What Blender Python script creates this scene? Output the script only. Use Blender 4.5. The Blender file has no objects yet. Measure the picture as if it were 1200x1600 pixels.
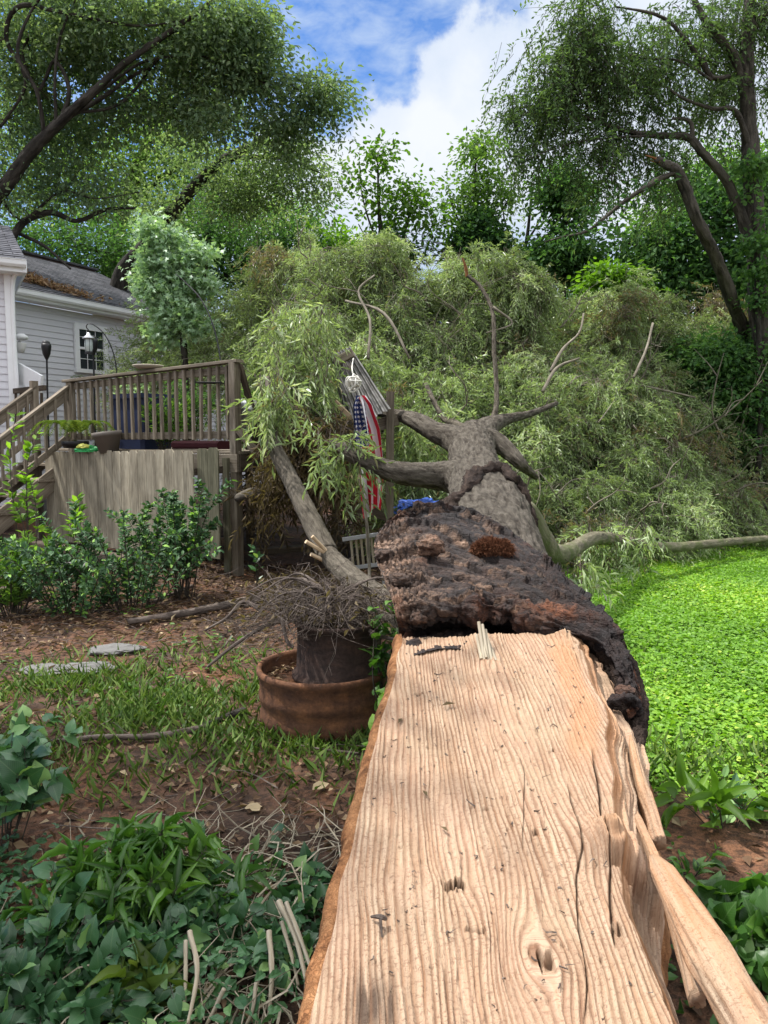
import bpy, math, random
import numpy as np
from mathutils import Vector
R = math.radians
rng = np.random.default_rng(7)
random.seed(7)
S = bpy.context.scene
COL = S.collection

# ---------------------------------------------------------------- camera, sky, sun, exposure
PITCH = 5.48
CAMZ = 1.6
cam_d = bpy.data.cameras.new('camera')
cam = bpy.data.objects.new('camera', cam_d); COL.objects.link(cam)
cam.location = (0, 0, CAMZ); cam.rotation_euler = (R(90 - PITCH), 0, 0)
cam_d.sensor_fit = 'VERTICAL'; cam_d.sensor_height = 36; cam_d.lens = 27
cam_d.clip_start = 0.05; cam_d.clip_end = 2000
S.camera = cam
_c, _s = math.cos(R(PITCH)), math.sin(R(PITCH))
def ray(px, py):
    rx, ry = (px - 600) / 1200.0, (800 - py) / 1200.0
    return np.array([rx, _c + _s * ry, -_s + _c * ry])
def W(px, py, Y):                    # a world point seen at a pixel, Y metres in front
    d = ray(px, py); return np.array([0, 0, CAMZ]) + d * (Y / d[1])
def G(px, py, z=0.0):                # the point of the ground seen at a pixel
    d = ray(px, py); return np.array([0, 0, CAMZ]) + d * ((z - CAMZ) / d[2])
def RP(px, py, p0, n):               # a pixel carried on to a plane
    d = ray(px, py); o = np.array([0, 0, CAMZ]); n = np.array(n, float)
    return o + d * (np.dot(np.array(p0, float) - o, n) / np.dot(d, n))
def M_(npx, Y): return npx / 1200.0 * Y

SUN_EL, SUN_AZ = 62.0, -72.0         # azimuth: degrees clockwise from the viewing direction (+Y)
sd = bpy.data.lights.new('sun', 'SUN'); so = bpy.data.objects.new('sun', sd); COL.objects.link(so)
sd.energy = 3.3; sd.angle = R(1.0); sd.color = (1.0, 0.965, 0.92)
sv = Vector((math.sin(R(SUN_AZ)) * math.cos(R(SUN_EL)), math.cos(R(SUN_AZ)) * math.cos(R(SUN_EL)), math.sin(R(SUN_EL))))
so.rotation_euler = sv.to_track_quat('Z', 'Y').to_euler(); so.location = sv * 60

S.view_settings.view_transform = 'Standard'; S.view_settings.look = 'None'
S.view_settings.exposure = 0.92; S.view_settings.gamma = 1.0
S.render.engine = 'CYCLES'
cy = S.cycles
cy.max_bounces = 7; cy.diffuse_bounces = 4; cy.glossy_bounces = 2; cy.transmission_bounces = 4; cy.transparent_max_bounces = 6
cy.caustics_reflective = False; cy.caustics_refractive = False; cy.sample_clamp_indirect = 4
cy.use_denoising = True
try:
    cy.denoiser = 'OPENIMAGEDENOISE'; cy.denoising_input_passes = 'RGB_ALBEDO_NORMAL'
except Exception: pass

class NT:                            # a small node-tree writer
    def __init__(s, t): s.t = t; s.n = t.nodes; s.l = t.links
    def new(s, typ, ins=None, **kw):
        n = s.n.new(typ)
        for k, v in kw.items(): setattr(n, k, v)
        for k, v in (ins or {}).items(): s.set(n, k, v)
        return n
    def set(s, n, k, v):
        i = n.inputs[k]
        if isinstance(v, bpy.types.NodeSocket): s.l.new(v, i)
        elif isinstance(v, bpy.types.Node): s.l.new(v.outputs[0], i)
        else:
            if i.type == 'RGBA' and len(v) == 3: v = (*v, 1)
            i.default_value = v
    def math(s, op, a, b=0.0, c=0.0, clamp=False):
        n = s.new('ShaderNodeMath', {0: a, 1: b, 2: c}, operation=op); n.use_clamp = clamp; return n.outputs[0]
    def noise(s, vec, scale, detail=4, rough=0.55, dist=0.0):
        return s.new('ShaderNodeTexNoise', {'Vector': vec, 'Scale': scale, 'Detail': detail, 'Roughness': rough, 'Distortion': dist}).outputs['Fac']
    def ramp(s, fac, stops, interp='LINEAR'):
        n = s.new('ShaderNodeValToRGB', {'Fac': fac}); cr = n.color_ramp; cr.interpolation = interp
        while len(cr.elements) < len(stops): cr.elements.new(0.5)
        for e, (p, c) in zip(cr.elements, stops):
            e.position = p; e.color = (*c, 1) if hasattr(c, '__len__') else (c, c, c, 1)
        return n.outputs[0]
    def mix(s, f, a, b, mode='MIX'):
        n = s.new('ShaderNodeMix', data_type='RGBA', blend_type=mode)
        s.set(n, 0, f); s.set(n, 6, a); s.set(n, 7, b); return n.outputs[2]
    def mul(s, vec, v): return s.new('ShaderNodeVectorMath', {0: vec, 1: v}, operation='MULTIPLY').outputs[0]
    def attr(s, name, out='Fac'): return s.new('ShaderNodeAttribute', attribute_name=name).outputs[out]
    def bump(s, h, strength=0.5, dist=0.01): return s.new('ShaderNodeBump', {'Height': h, 'Strength': strength, 'Distance': dist}).outputs[0]

# sky: blue with a thin mottled layer overhead and a cumulus bank low in the middle
wd = bpy.data.worlds.new('World'); S.world = wd; wd.use_nodes = True
T = NT(wd.node_tree); T.n.clear()
sky = T.new('ShaderNodeTexSky', sky_type='NISHITA', sun_disc=False)
sky.sun_elevation = R(SUN_EL); sky.sun_rotation = R(SUN_AZ); sky.air_density = 1.0; sky.dust_density = 0.6; sky.ozone_density = 2.0
tc = T.new('ShaderNodeTexCoord').outputs['Generated']
d1, d2 = ray(490, 165), ray(830, -50)
pn = np.cross(d1, d2); pn /= np.linalg.norm(pn)
if np.dot(pn, ray(700, 250)) < 0: pn = -pn
dist = T.new('ShaderNodeVectorMath', {0: tc, 1: tuple(pn)}, operation='DOT_PRODUCT').outputs['Value']
n1 = T.noise(tc, 5.5, 9, 0.58); n2 = T.noise(tc, 17.0, 6, 0.55)
v = T.math('ADD', T.math('MULTIPLY', T.math('SUBTRACT', n1, 0.5), 0.36), T.math('MULTIPLY', T.math('SUBTRACT', n2, 0.5), 0.09))
edge = T.math('ADD', dist, v)
cum = T.ramp(edge, [(0.004, 0.0), (0.04, 1.0)], 'EASE')
holes = T.ramp(T.noise(T.mul(tc, (1, 1, 1.7)), 3.4, 7, 0.6), [(0.40, 0.0), (0.55, 1.0)])
lowz = T.new('ShaderNodeSeparateXYZ', {0: tc}).outputs['Z']
hi = T.ramp(lowz, [(0.17, 0.0), (0.26, 1.0)])
cum = T.math('MULTIPLY', cum, T.math('MAXIMUM', holes, hi))
mott = T.noise(T.mul(tc, (1, 1, 2.0)), 26.0, 4, 0.55, 0.3)
thin = T.math('MULTIPLY', T.ramp(mott, [(0.36, 0.05), (0.68, 0.75)]), T.ramp(T.noise(tc, 3.0, 3), [(0.3, 0.5), (0.65, 1.0)]))
skyc = T.mix(1.0, T.new('ShaderNodeMix', data_type='RGBA', blend_type='MULTIPLY') and sky.outputs[0], (0.52, 0.78, 1.12, 1), 'MULTIPLY')
c1 = T.mix(thin, skyc, (3.9, 4.7, 5.9, 1))
shade = T.ramp(T.noise(tc, 4.2, 6, 0.55), [(0.32, (3.5, 4.3, 5.5)), (0.62, (5.6, 5.85, 6.3))])
c2 = T.mix(cum, c1, shade)
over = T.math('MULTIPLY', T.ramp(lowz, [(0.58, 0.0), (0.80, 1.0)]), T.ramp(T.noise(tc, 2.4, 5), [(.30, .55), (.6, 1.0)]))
c2 = T.mix(over, c2, (24.0, 24.2, 24.6, 1))         # unseen bright cloud deck, added above the frame as soft fill light
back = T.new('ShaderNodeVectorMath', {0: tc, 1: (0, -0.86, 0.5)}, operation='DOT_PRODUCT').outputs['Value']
c2 = T.mix(T.math('MULTIPLY', T.ramp(back, [(0.35, 0.0), (0.62, 1.0)]), T.ramp(T.noise(tc, 2.1, 5), [(.30, .45), (.6, 1.0)])), c2, (9.0, 9.1, 9.4, 1))   # unseen bright cloud added behind the viewer for frontal fill
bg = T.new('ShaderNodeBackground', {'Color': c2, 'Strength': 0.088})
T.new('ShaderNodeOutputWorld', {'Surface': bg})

# ---------------------------------------------------------------- noise and mesh helpers
def _h(ix, iy, iz):
    n = (ix.astype(np.int64) * 374761393 + iy.astype(np.int64) * 668265263 + iz.astype(np.int64) * 2147483647) & 0xffffffff
    n = ((n ^ (n >> 13)) * 1274126177) & 0xffffffff
    n = ((n ^ (n >> 16)) * 2246822519) & 0xffffffff
    return ((n ^ (n >> 15)) & 0xffff) / 65535.0
def vn(p):
    p = np.asarray(p, float); f = np.floor(p); q = p - f; q = q * q * (3 - 2 * q); i = f.astype(np.int64)
    r = 0
    for dx in (0, 1):
        wx = q[:, 0] if dx else 1 - q[:, 0]
        for dy in (0, 1):
            wy = q[:, 1] if dy else 1 - q[:, 1]
            for dz in (0, 1):
                wz = q[:, 2] if dz else 1 - q[:, 2]
                r = r + wx * wy * wz * _h(i[:, 0] + dx, i[:, 1] + dy, i[:, 2] + dz)
    return r * 2 - 1
def fbm(p, o=4, g=0.5):
    p = np.asarray(p, float); a = 1; r = 0; t = 0
    for k in range(o):
        r = r + a * vn(p * 2 ** k + 17.3 * k); t += a; a *= g
    return r / t
def nrm(a):
    a = np.asarray(a, float); return a / np.maximum(np.linalg.norm(a, axis=-1, keepdims=True), 1e-9)
def sm(a, b, x): t = np.clip((x - a) / (b - a), 0, 1); return t * t * (3 - 2 * t)

def tag(o, label=None, cat=None, group=None, kind=None):
    for k, v in (('label', label), ('category', cat), ('group', group), ('kind', kind)):
        if v: o[k] = v
    return o
def empty(name, loc, label=None, cat=None, group=None):
    o = bpy.data.objects.new(name, None); COL.objects.link(o); o.location = tuple(loc); o.empty_display_size = 0.1
    return tag(o, label, cat, group)

class MB:
    def __init__(s): s.v = []; s.f = {}; s.n = 0; s.at = {}
    def add(s, verts, faces, **attrs):
        verts = np.asarray(verts, float).reshape(-1, 3)
        for fa in (faces if isinstance(faces, list) else [faces]):
            fa = np.asarray(fa, np.int64)
            if fa.size: s.f.setdefault(fa.shape[1], []).append(fa + s.n)
        m = len(verts)
        for k, a in attrs.items():
            s.at.setdefault(k, []).append((s.n, np.asarray(a, float)))
        s.v.append(verts); s.n += m
        return s
    def build(s, name, mat, parent=None, smooth=False, origin=None):
        V = np.concatenate(s.v) if s.v else np.zeros((0, 3))
        org = np.zeros(3)
        if parent is not None:
            q = parent
            while q is not None: org = org + np.array(q.matrix_basis.translation); q = q.parent
        elif origin is not None: org = np.array(origin, float)
        me = bpy.data.meshes.new(name)
        me.vertices.add(len(V)); me.vertices.foreach_set('co', (V - org).astype(np.float32).ravel())
        idx, st, tot = [], [], 0
        for k, fl in s.f.items():
            fa = np.concatenate(fl); idx.append(fa.ravel()); st.append(tot + np.arange(len(fa)) * k); tot += fa.size
        if tot:
            me.loops.add(tot); me.loops.foreach_set('vertex_index', np.concatenate(idx).astype(np.int32))
            st = np.concatenate(st); me.polygons.add(len(st)); me.polygons.foreach_set('loop_start', st.astype(np.int32))
            me.polygons.foreach_set('use_smooth', np.full(len(st), bool(smooth)))
        for k, parts in s.at.items():
            vec = parts[0][1].ndim == 2
            A = np.zeros((len(V), 3) if vec else len(V), np.float32)
            for o0, a in parts: A[o0:o0 + len(a)] = a
            at = me.attributes.new(k, 'FLOAT_VECTOR' if vec else 'FLOAT', 'POINT')
            at.data.foreach_set('vector' if vec else 'value', A.ravel())
        me.update(calc_edges=True)
        me.materials.append(mat)
        o = bpy.data.objects.new(name, me); COL.objects.link(o)
        if parent is not None: o.parent = parent
        elif origin is not None: o.location = tuple(org)
        return o

def spline(P, n):
    P = np.asarray(P, float)
    if len(P) == 2: return P[0] + (P[1] - P[0]) * np.linspace(0, 1, n)[:, None]
    E = np.vstack([2 * P[0] - P[1], P, 2 * P[-1] - P[-2]])
    t = np.linspace(0, len(P) - 1, n); i = np.minimum(t.astype(int), len(P) - 2); u = (t - i)[:, None]
    a, b, c, d = E[i], E[i + 1], E[i + 2], E[i + 3]
    return 0.5 * (2 * b + (c - a) * u + (2 * a - 5 * b + 4 * c - d) * u * u + (3 * b - a - 3 * c + d) * u ** 3)
def tube(mb, P, rad, seg=10, n=None, rough=0.0, rscale=3.0, cap=True, flat=1.0, seed=0.0, fur=0.0, furn=9):
    P = np.asarray(P, float); rad = np.broadcast_to(np.asarray(rad, float), (len(P),))
    n = n or max(2, (len(P) - 1) * 5 + 1)
    Q = spline(np.hstack([P, rad[:, None]]), n); C, r = Q[:, :3], np.maximum(Q[:, 3], 0.0008)
    tg = nrm(np.gradient(C, axis=0)); ref = np.array([0, 0, 1.0]) if abs(tg[0, 2]) < 0.9 else np.array([1.0, 0, 0])
    U = np.zeros_like(C); u = np.cross(tg[0], ref)
    for k in range(n):
        u = u - tg[k] * np.dot(u, tg[k]); u = u / max(np.linalg.norm(u), 1e-9); U[k] = u
    Vv = np.cross(tg, U)
    th = np.arange(seg) / seg * 2 * math.pi
    L = np.concatenate([[0], np.cumsum(np.linalg.norm(np.diff(C, axis=0), axis=1))])
    ct, stt = np.cos(th), np.sin(th)
    bc = np.stack([r[:, None] * ct, r[:, None] * stt, np.repeat(L[:, None], seg, 1)], -1)
    rr = np.repeat(r[:, None], seg, 1)
    if rough:
        nz = fbm((bc * np.array([rscale, rscale, rscale * 0.5]) / max(r.mean(), .02) * 0.35 + seed).reshape(-1, 3), 3).reshape(n, seg)
        rr = rr * (1 + rough * nz)
    if fur:
        nz = fbm((bc * np.array([furn, furn, furn * .22]) / r.mean() + seed + 3).reshape(-1, 3), 3).reshape(n, seg)
        rr = rr + fur * (1 - np.abs(nz) * 3)
    V = C[:, None] + U[:, None] * (rr * ct)[..., None] + Vv[:, None] * (rr * stt * flat)[..., None]
    V = V.reshape(-1, 3); bc = bc.reshape(-1, 3) + seed
    i = np.arange(n - 1)[:, None] * seg; j = np.arange(seg)[None]; j2 = (j + 1) % seg
    F = np.stack([i + j, i + j2, i + seg + j2, i + seg + j], -1).reshape(-1, 4)
    if cap:
        V = np.vstack([V, C[:1], C[-1:]]); bc = np.vstack([bc, [[seed, seed, seed]], [[seed, seed, L[-1] + seed]]]); b = n * seg
        jj = np.arange(seg); k2 = (jj + 1) % seg
        T3 = np.vstack([np.stack([np.full(seg, b), k2, jj], -1), np.stack([np.full(seg, b + 1), (n - 1) * seg + jj, (n - 1) * seg + k2], -1)])
        mb.add(V, [F, T3], bc=bc)
    else: mb.add(V, F, bc=bc)
    return C
def pxtube(mb, pts, seg=10, **k):    # pts: (px, py, Y, radius)
    return tube(mb, [W(*p[:3]) for p in pts], [p[3] for p in pts], seg, **k)
def twigs(mb, A, B, r, sag=0.0, bend=0.06):
    A = np.asarray(A, float); B = np.asarray(B, float); N = len(A)
    if not N: return
    r = np.broadcast_to(np.asarray(r, float), (N,))
    d = B - A; L = np.linalg.norm(d, axis=1, keepdims=True); t = d / np.maximum(L, 1e-6)
    u = nrm(np.cross(t, rng.normal(size=(N, 3)))); v = np.cross(t, u)
    ts = (0, 0.35, 0.7, 1.0); tap = (1, 0.8, 0.55, 0.25); V = []
    bd = rng.normal(size=(N, 3)) * bend * L; bd2 = rng.normal(size=(N, 3)) * bend * L
    for a, w in zip(ts, tap):
        c = A + d * a + bd * math.sin(a * math.pi) + bd2 * math.sin(a * 2 * math.pi) * .6 + np.array([0, 0, 1.0]) * sag * L * math.sin(a * math.pi)
        for k in range(3):
            an = k * 2.0944
            V.append(c + (u * math.cos(an) + v * math.sin(an)) * (r * w)[:, None])
    V = np.stack(V, 1); F = []
    for q in range(3):
        for k in range(3):
            F.append([q * 3 + k, q * 3 + (k + 1) % 3, q * 3 + 3 + (k + 1) % 3, q * 3 + 3 + k])
    F = np.array(F)[None] + (np.arange(N) * 12)[:, None, None]
    bc = V * 1.0
    mb.add(V.reshape(-1, 3), F.reshape(-1, 4), bc=bc.reshape(-1, 3))

def grid_faces(n, m):
    i = np.arange(n - 1)[:, None] * m; j = np.arange(m - 1)[None]
    return np.stack([i + j, i + j + 1, i + m + j + 1, i + m + j], -1).reshape(-1, 4)

TEMPL = {
 'narrow': (np.array([[0, 0, 0], [.42, .5, .10], [1, 0, -.10], [.42, -.5, .10]]), [np.array([[0, 2, 1], [0, 3, 2]])]),
 'broad': (np.array([[0, 0, 0], [.22, .38, .07], [.58, .46, .06], [1, 0, -.10], [.58, -.46, .06], [.22, -.38, .07]]), [np.array([[0, 3, 2, 1], [0, 5, 4, 3]])]),
 'star': (np.array([[0, 0, 0], [-.05, .42, .02], [.28, .2, 0], [.62, .55, -.05], [.58, .16, 0], [1, 0, -.1], [.58, -.16, 0], [.62, -.55, -.05], [.28, -.2, 0], [-.05, -.42, .02]]),
           [np.array([[0, 2, 1], [0, 4, 2], [2, 4, 3], [0, 5, 4], [0, 6, 5], [0, 8, 6], [8, 7, 6], [0, 9, 8]])]),
}
def blade(na, nb, prof, fold, droop, wave, back=0.0):
    A = np.linspace(0, 1, na); B = np.linspace(-1, 1, nb); a, b = np.meshgrid(A, B, indexing='ij'); w = np.interp(a, *zip(*prof)) * .5
    x = a - back * np.abs(b) ** 1.5 * np.clip(1 - a * 2.2, 0, 1); y = b * w; z = fold * np.abs(y) - droop * a * a + wave * np.sin(a * 17 + b * 2) * np.abs(b) ** 2 * w - .10 * np.abs(b) ** 3 * w
    return (np.stack([x, y, z], -1).reshape(-1, 3), [grid_faces(na, nb)])
TEMPL['heart'] = blade(8, 5, [(0, .45), (.08, .82), (.2, .98), (.36, .95), (.6, .66), (.85, .24), (1, .0)], .30, .30, .12, .22)
TEMPL['lance'] = blade(7, 3, [(0, .15), (.15, .75), (.35, 1.0), (.6, .8), (.85, .35), (1, .0)], .5, .38, .10)
TEMPL['oval'] = blade(6, 3, [(0, .2), (.2, .8), (.45, 1.0), (.7, .85), (.9, .45), (1, .1)], .35, .22, .08)
def leaves(mb, P, D, Nn, ln, wd, kind='narrow', tint=None):
    P = np.asarray(P, float); N = len(P)
    if not N: return
    D = nrm(D); u = np.cross(Nn, D); bad = np.linalg.norm(u, axis=1) < 1e-4; u[bad] = [1, .3, 0]; u = nrm(u); n = np.cross(D, u)
    ln = np.broadcast_to(np.asarray(ln, float), (N,)); wd = np.broadcast_to(np.asarray(wd, float), (N,))
    tv, tf = TEMPL[kind]
    V = P[:, None] + D[:, None] * (tv[None, :, 0] * ln[:, None])[..., None] + u[:, None] * (tv[None, :, 1] * wd[:, None])[..., None] + n[:, None] * (tv[None, :, 2] * ln[:, None])[..., None]
    k = len(tv); off = (np.arange(N) * k)[:, None, None]
    if tint is None: tint = rng.random(N)
    mb.add(V.reshape(-1, 3), [(f[None] + off).reshape(-1, f.shape[1]) for f in tf], tint=np.repeat(tint, k), lu=np.repeat(np.stack([tv[:, 0], tv[:, 1], tv[:, 0] * 0], -1)[None], N, 0).reshape(-1, 3))
def rdir(n): return nrm(rng.normal(size=(n, 3)))

def beam(mb, p0, p1, w, h, side=None, ch=0.004, seed=None):   # a chamfered timber between two points; w along side, h across
    p0 = np.asarray(p0, float); p1 = np.asarray(p1, float); t = nrm(p1 - p0)
    if side is None: side = np.cross(t, [0, 0, 1.0]) if abs(t[2]) < .95 else np.array([1.0, 0, 0])
    side = np.asarray(side, float); side = nrm(side - t * np.dot(side, t)); up = np.cross(side, t)
    a, b = w / 2, h / 2; c = min(ch, a * .6, b * .6)
    sec = [(a - c, -b), (a, -b + c), (a, b - c), (a - c, b), (-a + c, b), (-a, b - c), (-a, -b + c), (-a + c, -b)]
    s0 = rng.random(3) * 50 if seed is None else seed
    L = np.linalg.norm(p1 - p0)
    V = [p + side * x + up * y for p in (p0, p1) for x, y in sec]
    bc = np.array([(x, y, l) for l in (0, L) for x, y in sec]) + s0
    F = [[k, (k + 1) % 8, 8 + (k + 1) % 8, 8 + k] for k in range(8)]
    mb.add(V, [np.array(F), np.array([[7, 6, 5, 4, 3, 2, 1, 0], [8, 9, 10, 11, 12, 13, 14, 15]])], bc=bc)
    return mb
def lathe(mb, c, prof, seg=40, wob=0.0, axis=None):
    c = np.asarray(c, float); prof = np.asarray(prof, float); n = len(prof)
    th = np.arange(seg) / seg * 2 * math.pi
    V = np.stack([prof[:, :1] * np.cos(th), prof[:, :1] * np.sin(th), np.repeat(prof[:, 1:], seg, 1)], -1)
    if wob: V[..., :2] *= (1 + wob * np.sin(th * 2 + 1) + wob * .6 * np.sin(th * 5))[None, :, None]
    V = V.reshape(-1, 3); bc = V.copy()
    if axis is not None:
        z = nrm(np.asarray(axis, float)); x = nrm(np.cross([0.3, 1, 0.1], z)); y = np.cross(z, x)
        V = V[:, :1] * x + V[:, 1:2] * y + V[:, 2:] * z
    i = np.arange(n - 1)[:, None] * seg; j = np.arange(seg)[None]; j2 = (j + 1) % seg
    F = np.stack([i + j, i + j2, i + seg + j2, i + seg + j], -1).reshape(-1, 4)
    mb.add(V + c, F, bc=bc + c * .3); return mb
# ---------------------------------------------------------------- materials
def mat(name):
    m = bpy.data.materials.new(name); m.use_nodes = True; t = NT(m.node_tree); t.n.clear(); return m, t
def finish(t, color, rough=0.8, normal=None, spec=0.3, metal=0.0):
    b = t.new('ShaderNodeBsdfPrincipled', {'Base Color': color, 'Roughness': rough, 'Specular IOR Level': spec, 'Metallic': metal})
    if normal is not None: t.set(b, 'Normal', normal)
    t.new('ShaderNodeOutputMaterial', {'Surface': b}); return b
def leafmat(name, stops, transl=0.35, rough=0.5, spec=0.35, vein=False):
    m, t = mat(name)
    tint = t.attr('tint'); c = t.ramp(tint, stops)
    pos = t.new('ShaderNodeNewGeometry').outputs['Position']
    c = t.mix(0.35, c, t.mix(1.0, c, t.ramp(t.noise(pos, 9.0, 3), [(.3, .55), (.7, 1.35)]), 'MULTIPLY'))
    if vein:
        lu = t.attr('lu', 'Vector'); sx = t.new('ShaderNodeSeparateXYZ', {0: lu})
        ax = t.math('ABSOLUTE', sx.outputs[1]); q = t.math('SUBTRACT', t.math('MULTIPLY', sx.outputs[0], 9.0), t.math('MULTIPLY', ax, 9.0))
        fr = t.math('PINGPONG', q, 0.5)
        vn_ = t.math('MAXIMUM', t.ramp(ax, [(0.0, 1.0), (0.03, 0.0)]), t.ramp(fr, [(0.0, 0.7), (0.10, 0.0)]))
        c = t.mix(t.math('MULTIPLY', vn_, 0.35), c, (0.16, 0.24, 0.11, 1))
    p = t.new('ShaderNodeBsdfPrincipled', {'Base Color': c, 'Roughness': rough, 'Specular IOR Level': spec})
    tr = t.new('ShaderNodeBsdfTranslucent', {'Color': t.mix(1.0, c, (1.35, 1.45, 0.6, 1), 'MULTIPLY')})
    mx = t.new('ShaderNodeMixShader', {0: transl, 1: p.outputs[0], 2: tr.outputs[0]})
    t.new('ShaderNodeOutputMaterial', {'Surface': mx}); return m
def barkmat(name, c0, c1, c2, scale=14.0, bumpd=0.012, moss=None):
    m, t = mat(name); bc = t.attr('bc', 'Vector'); v = t.mul(bc, (1, 1, 0.22))
    a = t.noise(v, scale, 7, 0.62, 0.4); b = t.noise(bc, scale * .25, 4)
    vor = t.new('ShaderNodeTexVoronoi', {'Vector': t.new('ShaderNodeVectorMath', {0: t.mul(bc, (1, 1, 0.22)), 1: t.mul(t.new('ShaderNodeTexNoise', {'Vector': bc, 'Scale': scale * 1.5, 'Detail': 4}).outputs['Color'], (.05, .05, .05))}, operation='ADD').outputs[0], 'Scale': scale * 2.6}, feature='DISTANCE_TO_EDGE').outputs['Distance']
    c = t.ramp(a, [(0.36, c0), (0.50, c1), (0.64, c2)])
    c = t.mix(t.ramp(vor, [(0.0, 0.30), (0.10, 0.0)]), c, (*[x * .45 for x in c0], 1))
    c = t.mix(t.ramp(b, [(.42, 0.0), (.68, .55)]), c, (*[x * .8 for x in c2], 1))
    if moss:
        pos = t.new('ShaderNodeNewGeometry')
        c = t.mix(t.ramp(t.noise(pos.outputs['Position'], 5.0, 5), [(.45, 0.0), (.62, .75)]), c, (*moss, 1))
    h = t.math('ADD', a, t.math('MULTIPLY', t.ramp(vor, [(0, 0.0), (.2, 1.0)]), 0.25))
    finish(t, c, 0.9, t.bump(h, 0.8, bumpd), 0.15); return m
def plankmat(name, c0, c1, c2, dirt=0.4):
    m, t = mat(name); bc = t.attr('bc', 'Vector')
    g = t.noise(t.mul(bc, (1, 1, 0.06)), 55.0, 5, 0.6, 0.6); b = t.noise(t.mul(bc, (1, 1, .35)), 6.0, 5, 0.6)
    r = t.noise(t.mul(bc, (.02, .02, .02)), 3.1, 1)
    c = t.ramp(g, [(0.3, c0), (0.5, c1), (0.75, c2)])
    c = t.mix(t.ramp(b, [(.42, 0.0), (.7, dirt)]), c, (*[x * .42 for x in c0], 1))
    c = t.mix(0.6, c, t.mix(1.0, c, t.ramp(r, [(.3, .6), (.7, 1.35)]), 'MULTIPLY'))
    finish(t, c, 0.85, t.bump(g, 0.5, 0.004), 0.2); return m
def plain(name, col, rough=0.5, metal=0.0, spec=0.4, var=0.25, scale=12.0, bump=0.0):
    m, t = mat(name); pos = t.new('ShaderNodeNewGeometry').outputs['Position']
    n = t.noise(pos, scale, 5, 0.6)
    c = t.mix(n, (*[x * (1 - var) for x in col], 1), (*[min(1, x * (1 + var)) for x in col], 1))
    finish(t, c, rough, t.bump(n, bump, 0.01) if bump else None, spec, metal); return m

ML = {}
ML['oak'] = leafmat('oak_leaves', [(0, (0.071, 0.117, 0.080)), (.5, (0.138, 0.207, 0.123)), (1, (0.269, 0.347, 0.193))], .48, .65, .15)
ML['far'] = leafmat('far_leaves', [(0, (0.062, 0.122, 0.032)), (.5, (0.127, 0.232, 0.058)), (1, (0.233, 0.353, 0.091))], .48, .65, .15)
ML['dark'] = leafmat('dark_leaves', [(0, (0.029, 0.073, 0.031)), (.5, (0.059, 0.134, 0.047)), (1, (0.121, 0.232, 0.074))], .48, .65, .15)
ML['pale'] = leafmat('pale_leaves', [(0, (0.174, 0.286, 0.177)), (.5, (0.295, 0.439, 0.273)), (1, (0.468, 0.600, 0.436))], .35, .4, .5)
ML['lime'] = leafmat('lime_leaves', [(0, (0.069, 0.149, 0.017)), (.5, (0.127, 0.253, 0.023)), (1, (0.230, 0.391, 0.046))], .5)
ML['hang'] = leafmat('hanging_leaves', [(0, (0.044, 0.079, 0.035)), (.5, (0.091, 0.150, 0.065)), (1, (0.171, 0.246, 0.102))], .48, .65, .15)
ML['brush'] = leafmat('wilting_leaves', [(0, (0.244, 0.185, 0.102)), (.13, (0.197, 0.191, 0.102)), (.2, (0.130, 0.173, 0.078)), (.5, (0.228, 0.300, 0.135)), (.8, (0.349, 0.442, 0.227)), (1, (0.549, 0.600, 0.415))], .32, .36, .6)
ML['dry'] = leafmat('dry_leaves', [(0, (.05, .036, .020)), (.5, (.12, .088, .048)), (1, (.22, .17, .10))], .25, .7, .2)
ML['litter'] = leafmat('leaf_litter', [(0, (.05, .03, .02)), (.5, (.14, .085, .05)), (.9, (.25, .17, .10)), (1, (.42, .33, .2))], .15, .8, .2)
ML['roofleaf'] = leafmat('roof_litter', [(0, (.16, .09, .05)), (.5, (.30, .18, .10)), (1, (.5, .36, .24))], .15, .8, .2)
ML['clover'] = leafmat('clover_leaves', [(0, (0.089, 0.198, 0.022)), (.5, (0.162, 0.330, 0.030)), (.9, (0.267, 0.450, 0.041)), (1, (0.414, 0.529, 0.078))], .35, .5, .35)
ML['grass'] = leafmat('grass_blades', [(0, (0.055, 0.107, 0.019)), (.5, (0.109, 0.199, 0.033)), (1, (0.232, 0.314, 0.073))], .35)
ML['vine'] = leafmat('vine_leaves', [(0, (0.024, 0.074, 0.028)), (.6, (0.051, 0.134, 0.050)), (.86, (0.084, 0.202, 0.070)), (1, (0.225, 0.376, 0.121))], .25, .42, .45, True)
ML['lance'] = leafmat('lance_leaves', [(0, (0.028, 0.082, 0.013)), (.6, (0.060, 0.157, 0.022)), (1, (0.121, 0.248, 0.041))], .35, .4, .45, True)
ML['holly'] = leafmat('holly_leaves', [(0, (0.030, 0.073, 0.030)), (.6, (0.059, 0.130, 0.052)), (.92, (0.103, 0.206, 0.068)), (1, (0.259, 0.467, 0.085))], .25, .55, .22)
ML['fern'] = leafmat('fern_leaves', [(0, (.05, .12, .02)), (.6, (.10, .21, .035)), (1, (.19, .31, .07))], .4, .45, .4)
ML['palm'] = leafmat('palm_leaves', [(0, (.06, .10, .02)), (.6, (.11, .17, .03)), (1, (.2, .24, .06))], .35, .4, .4)

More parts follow.
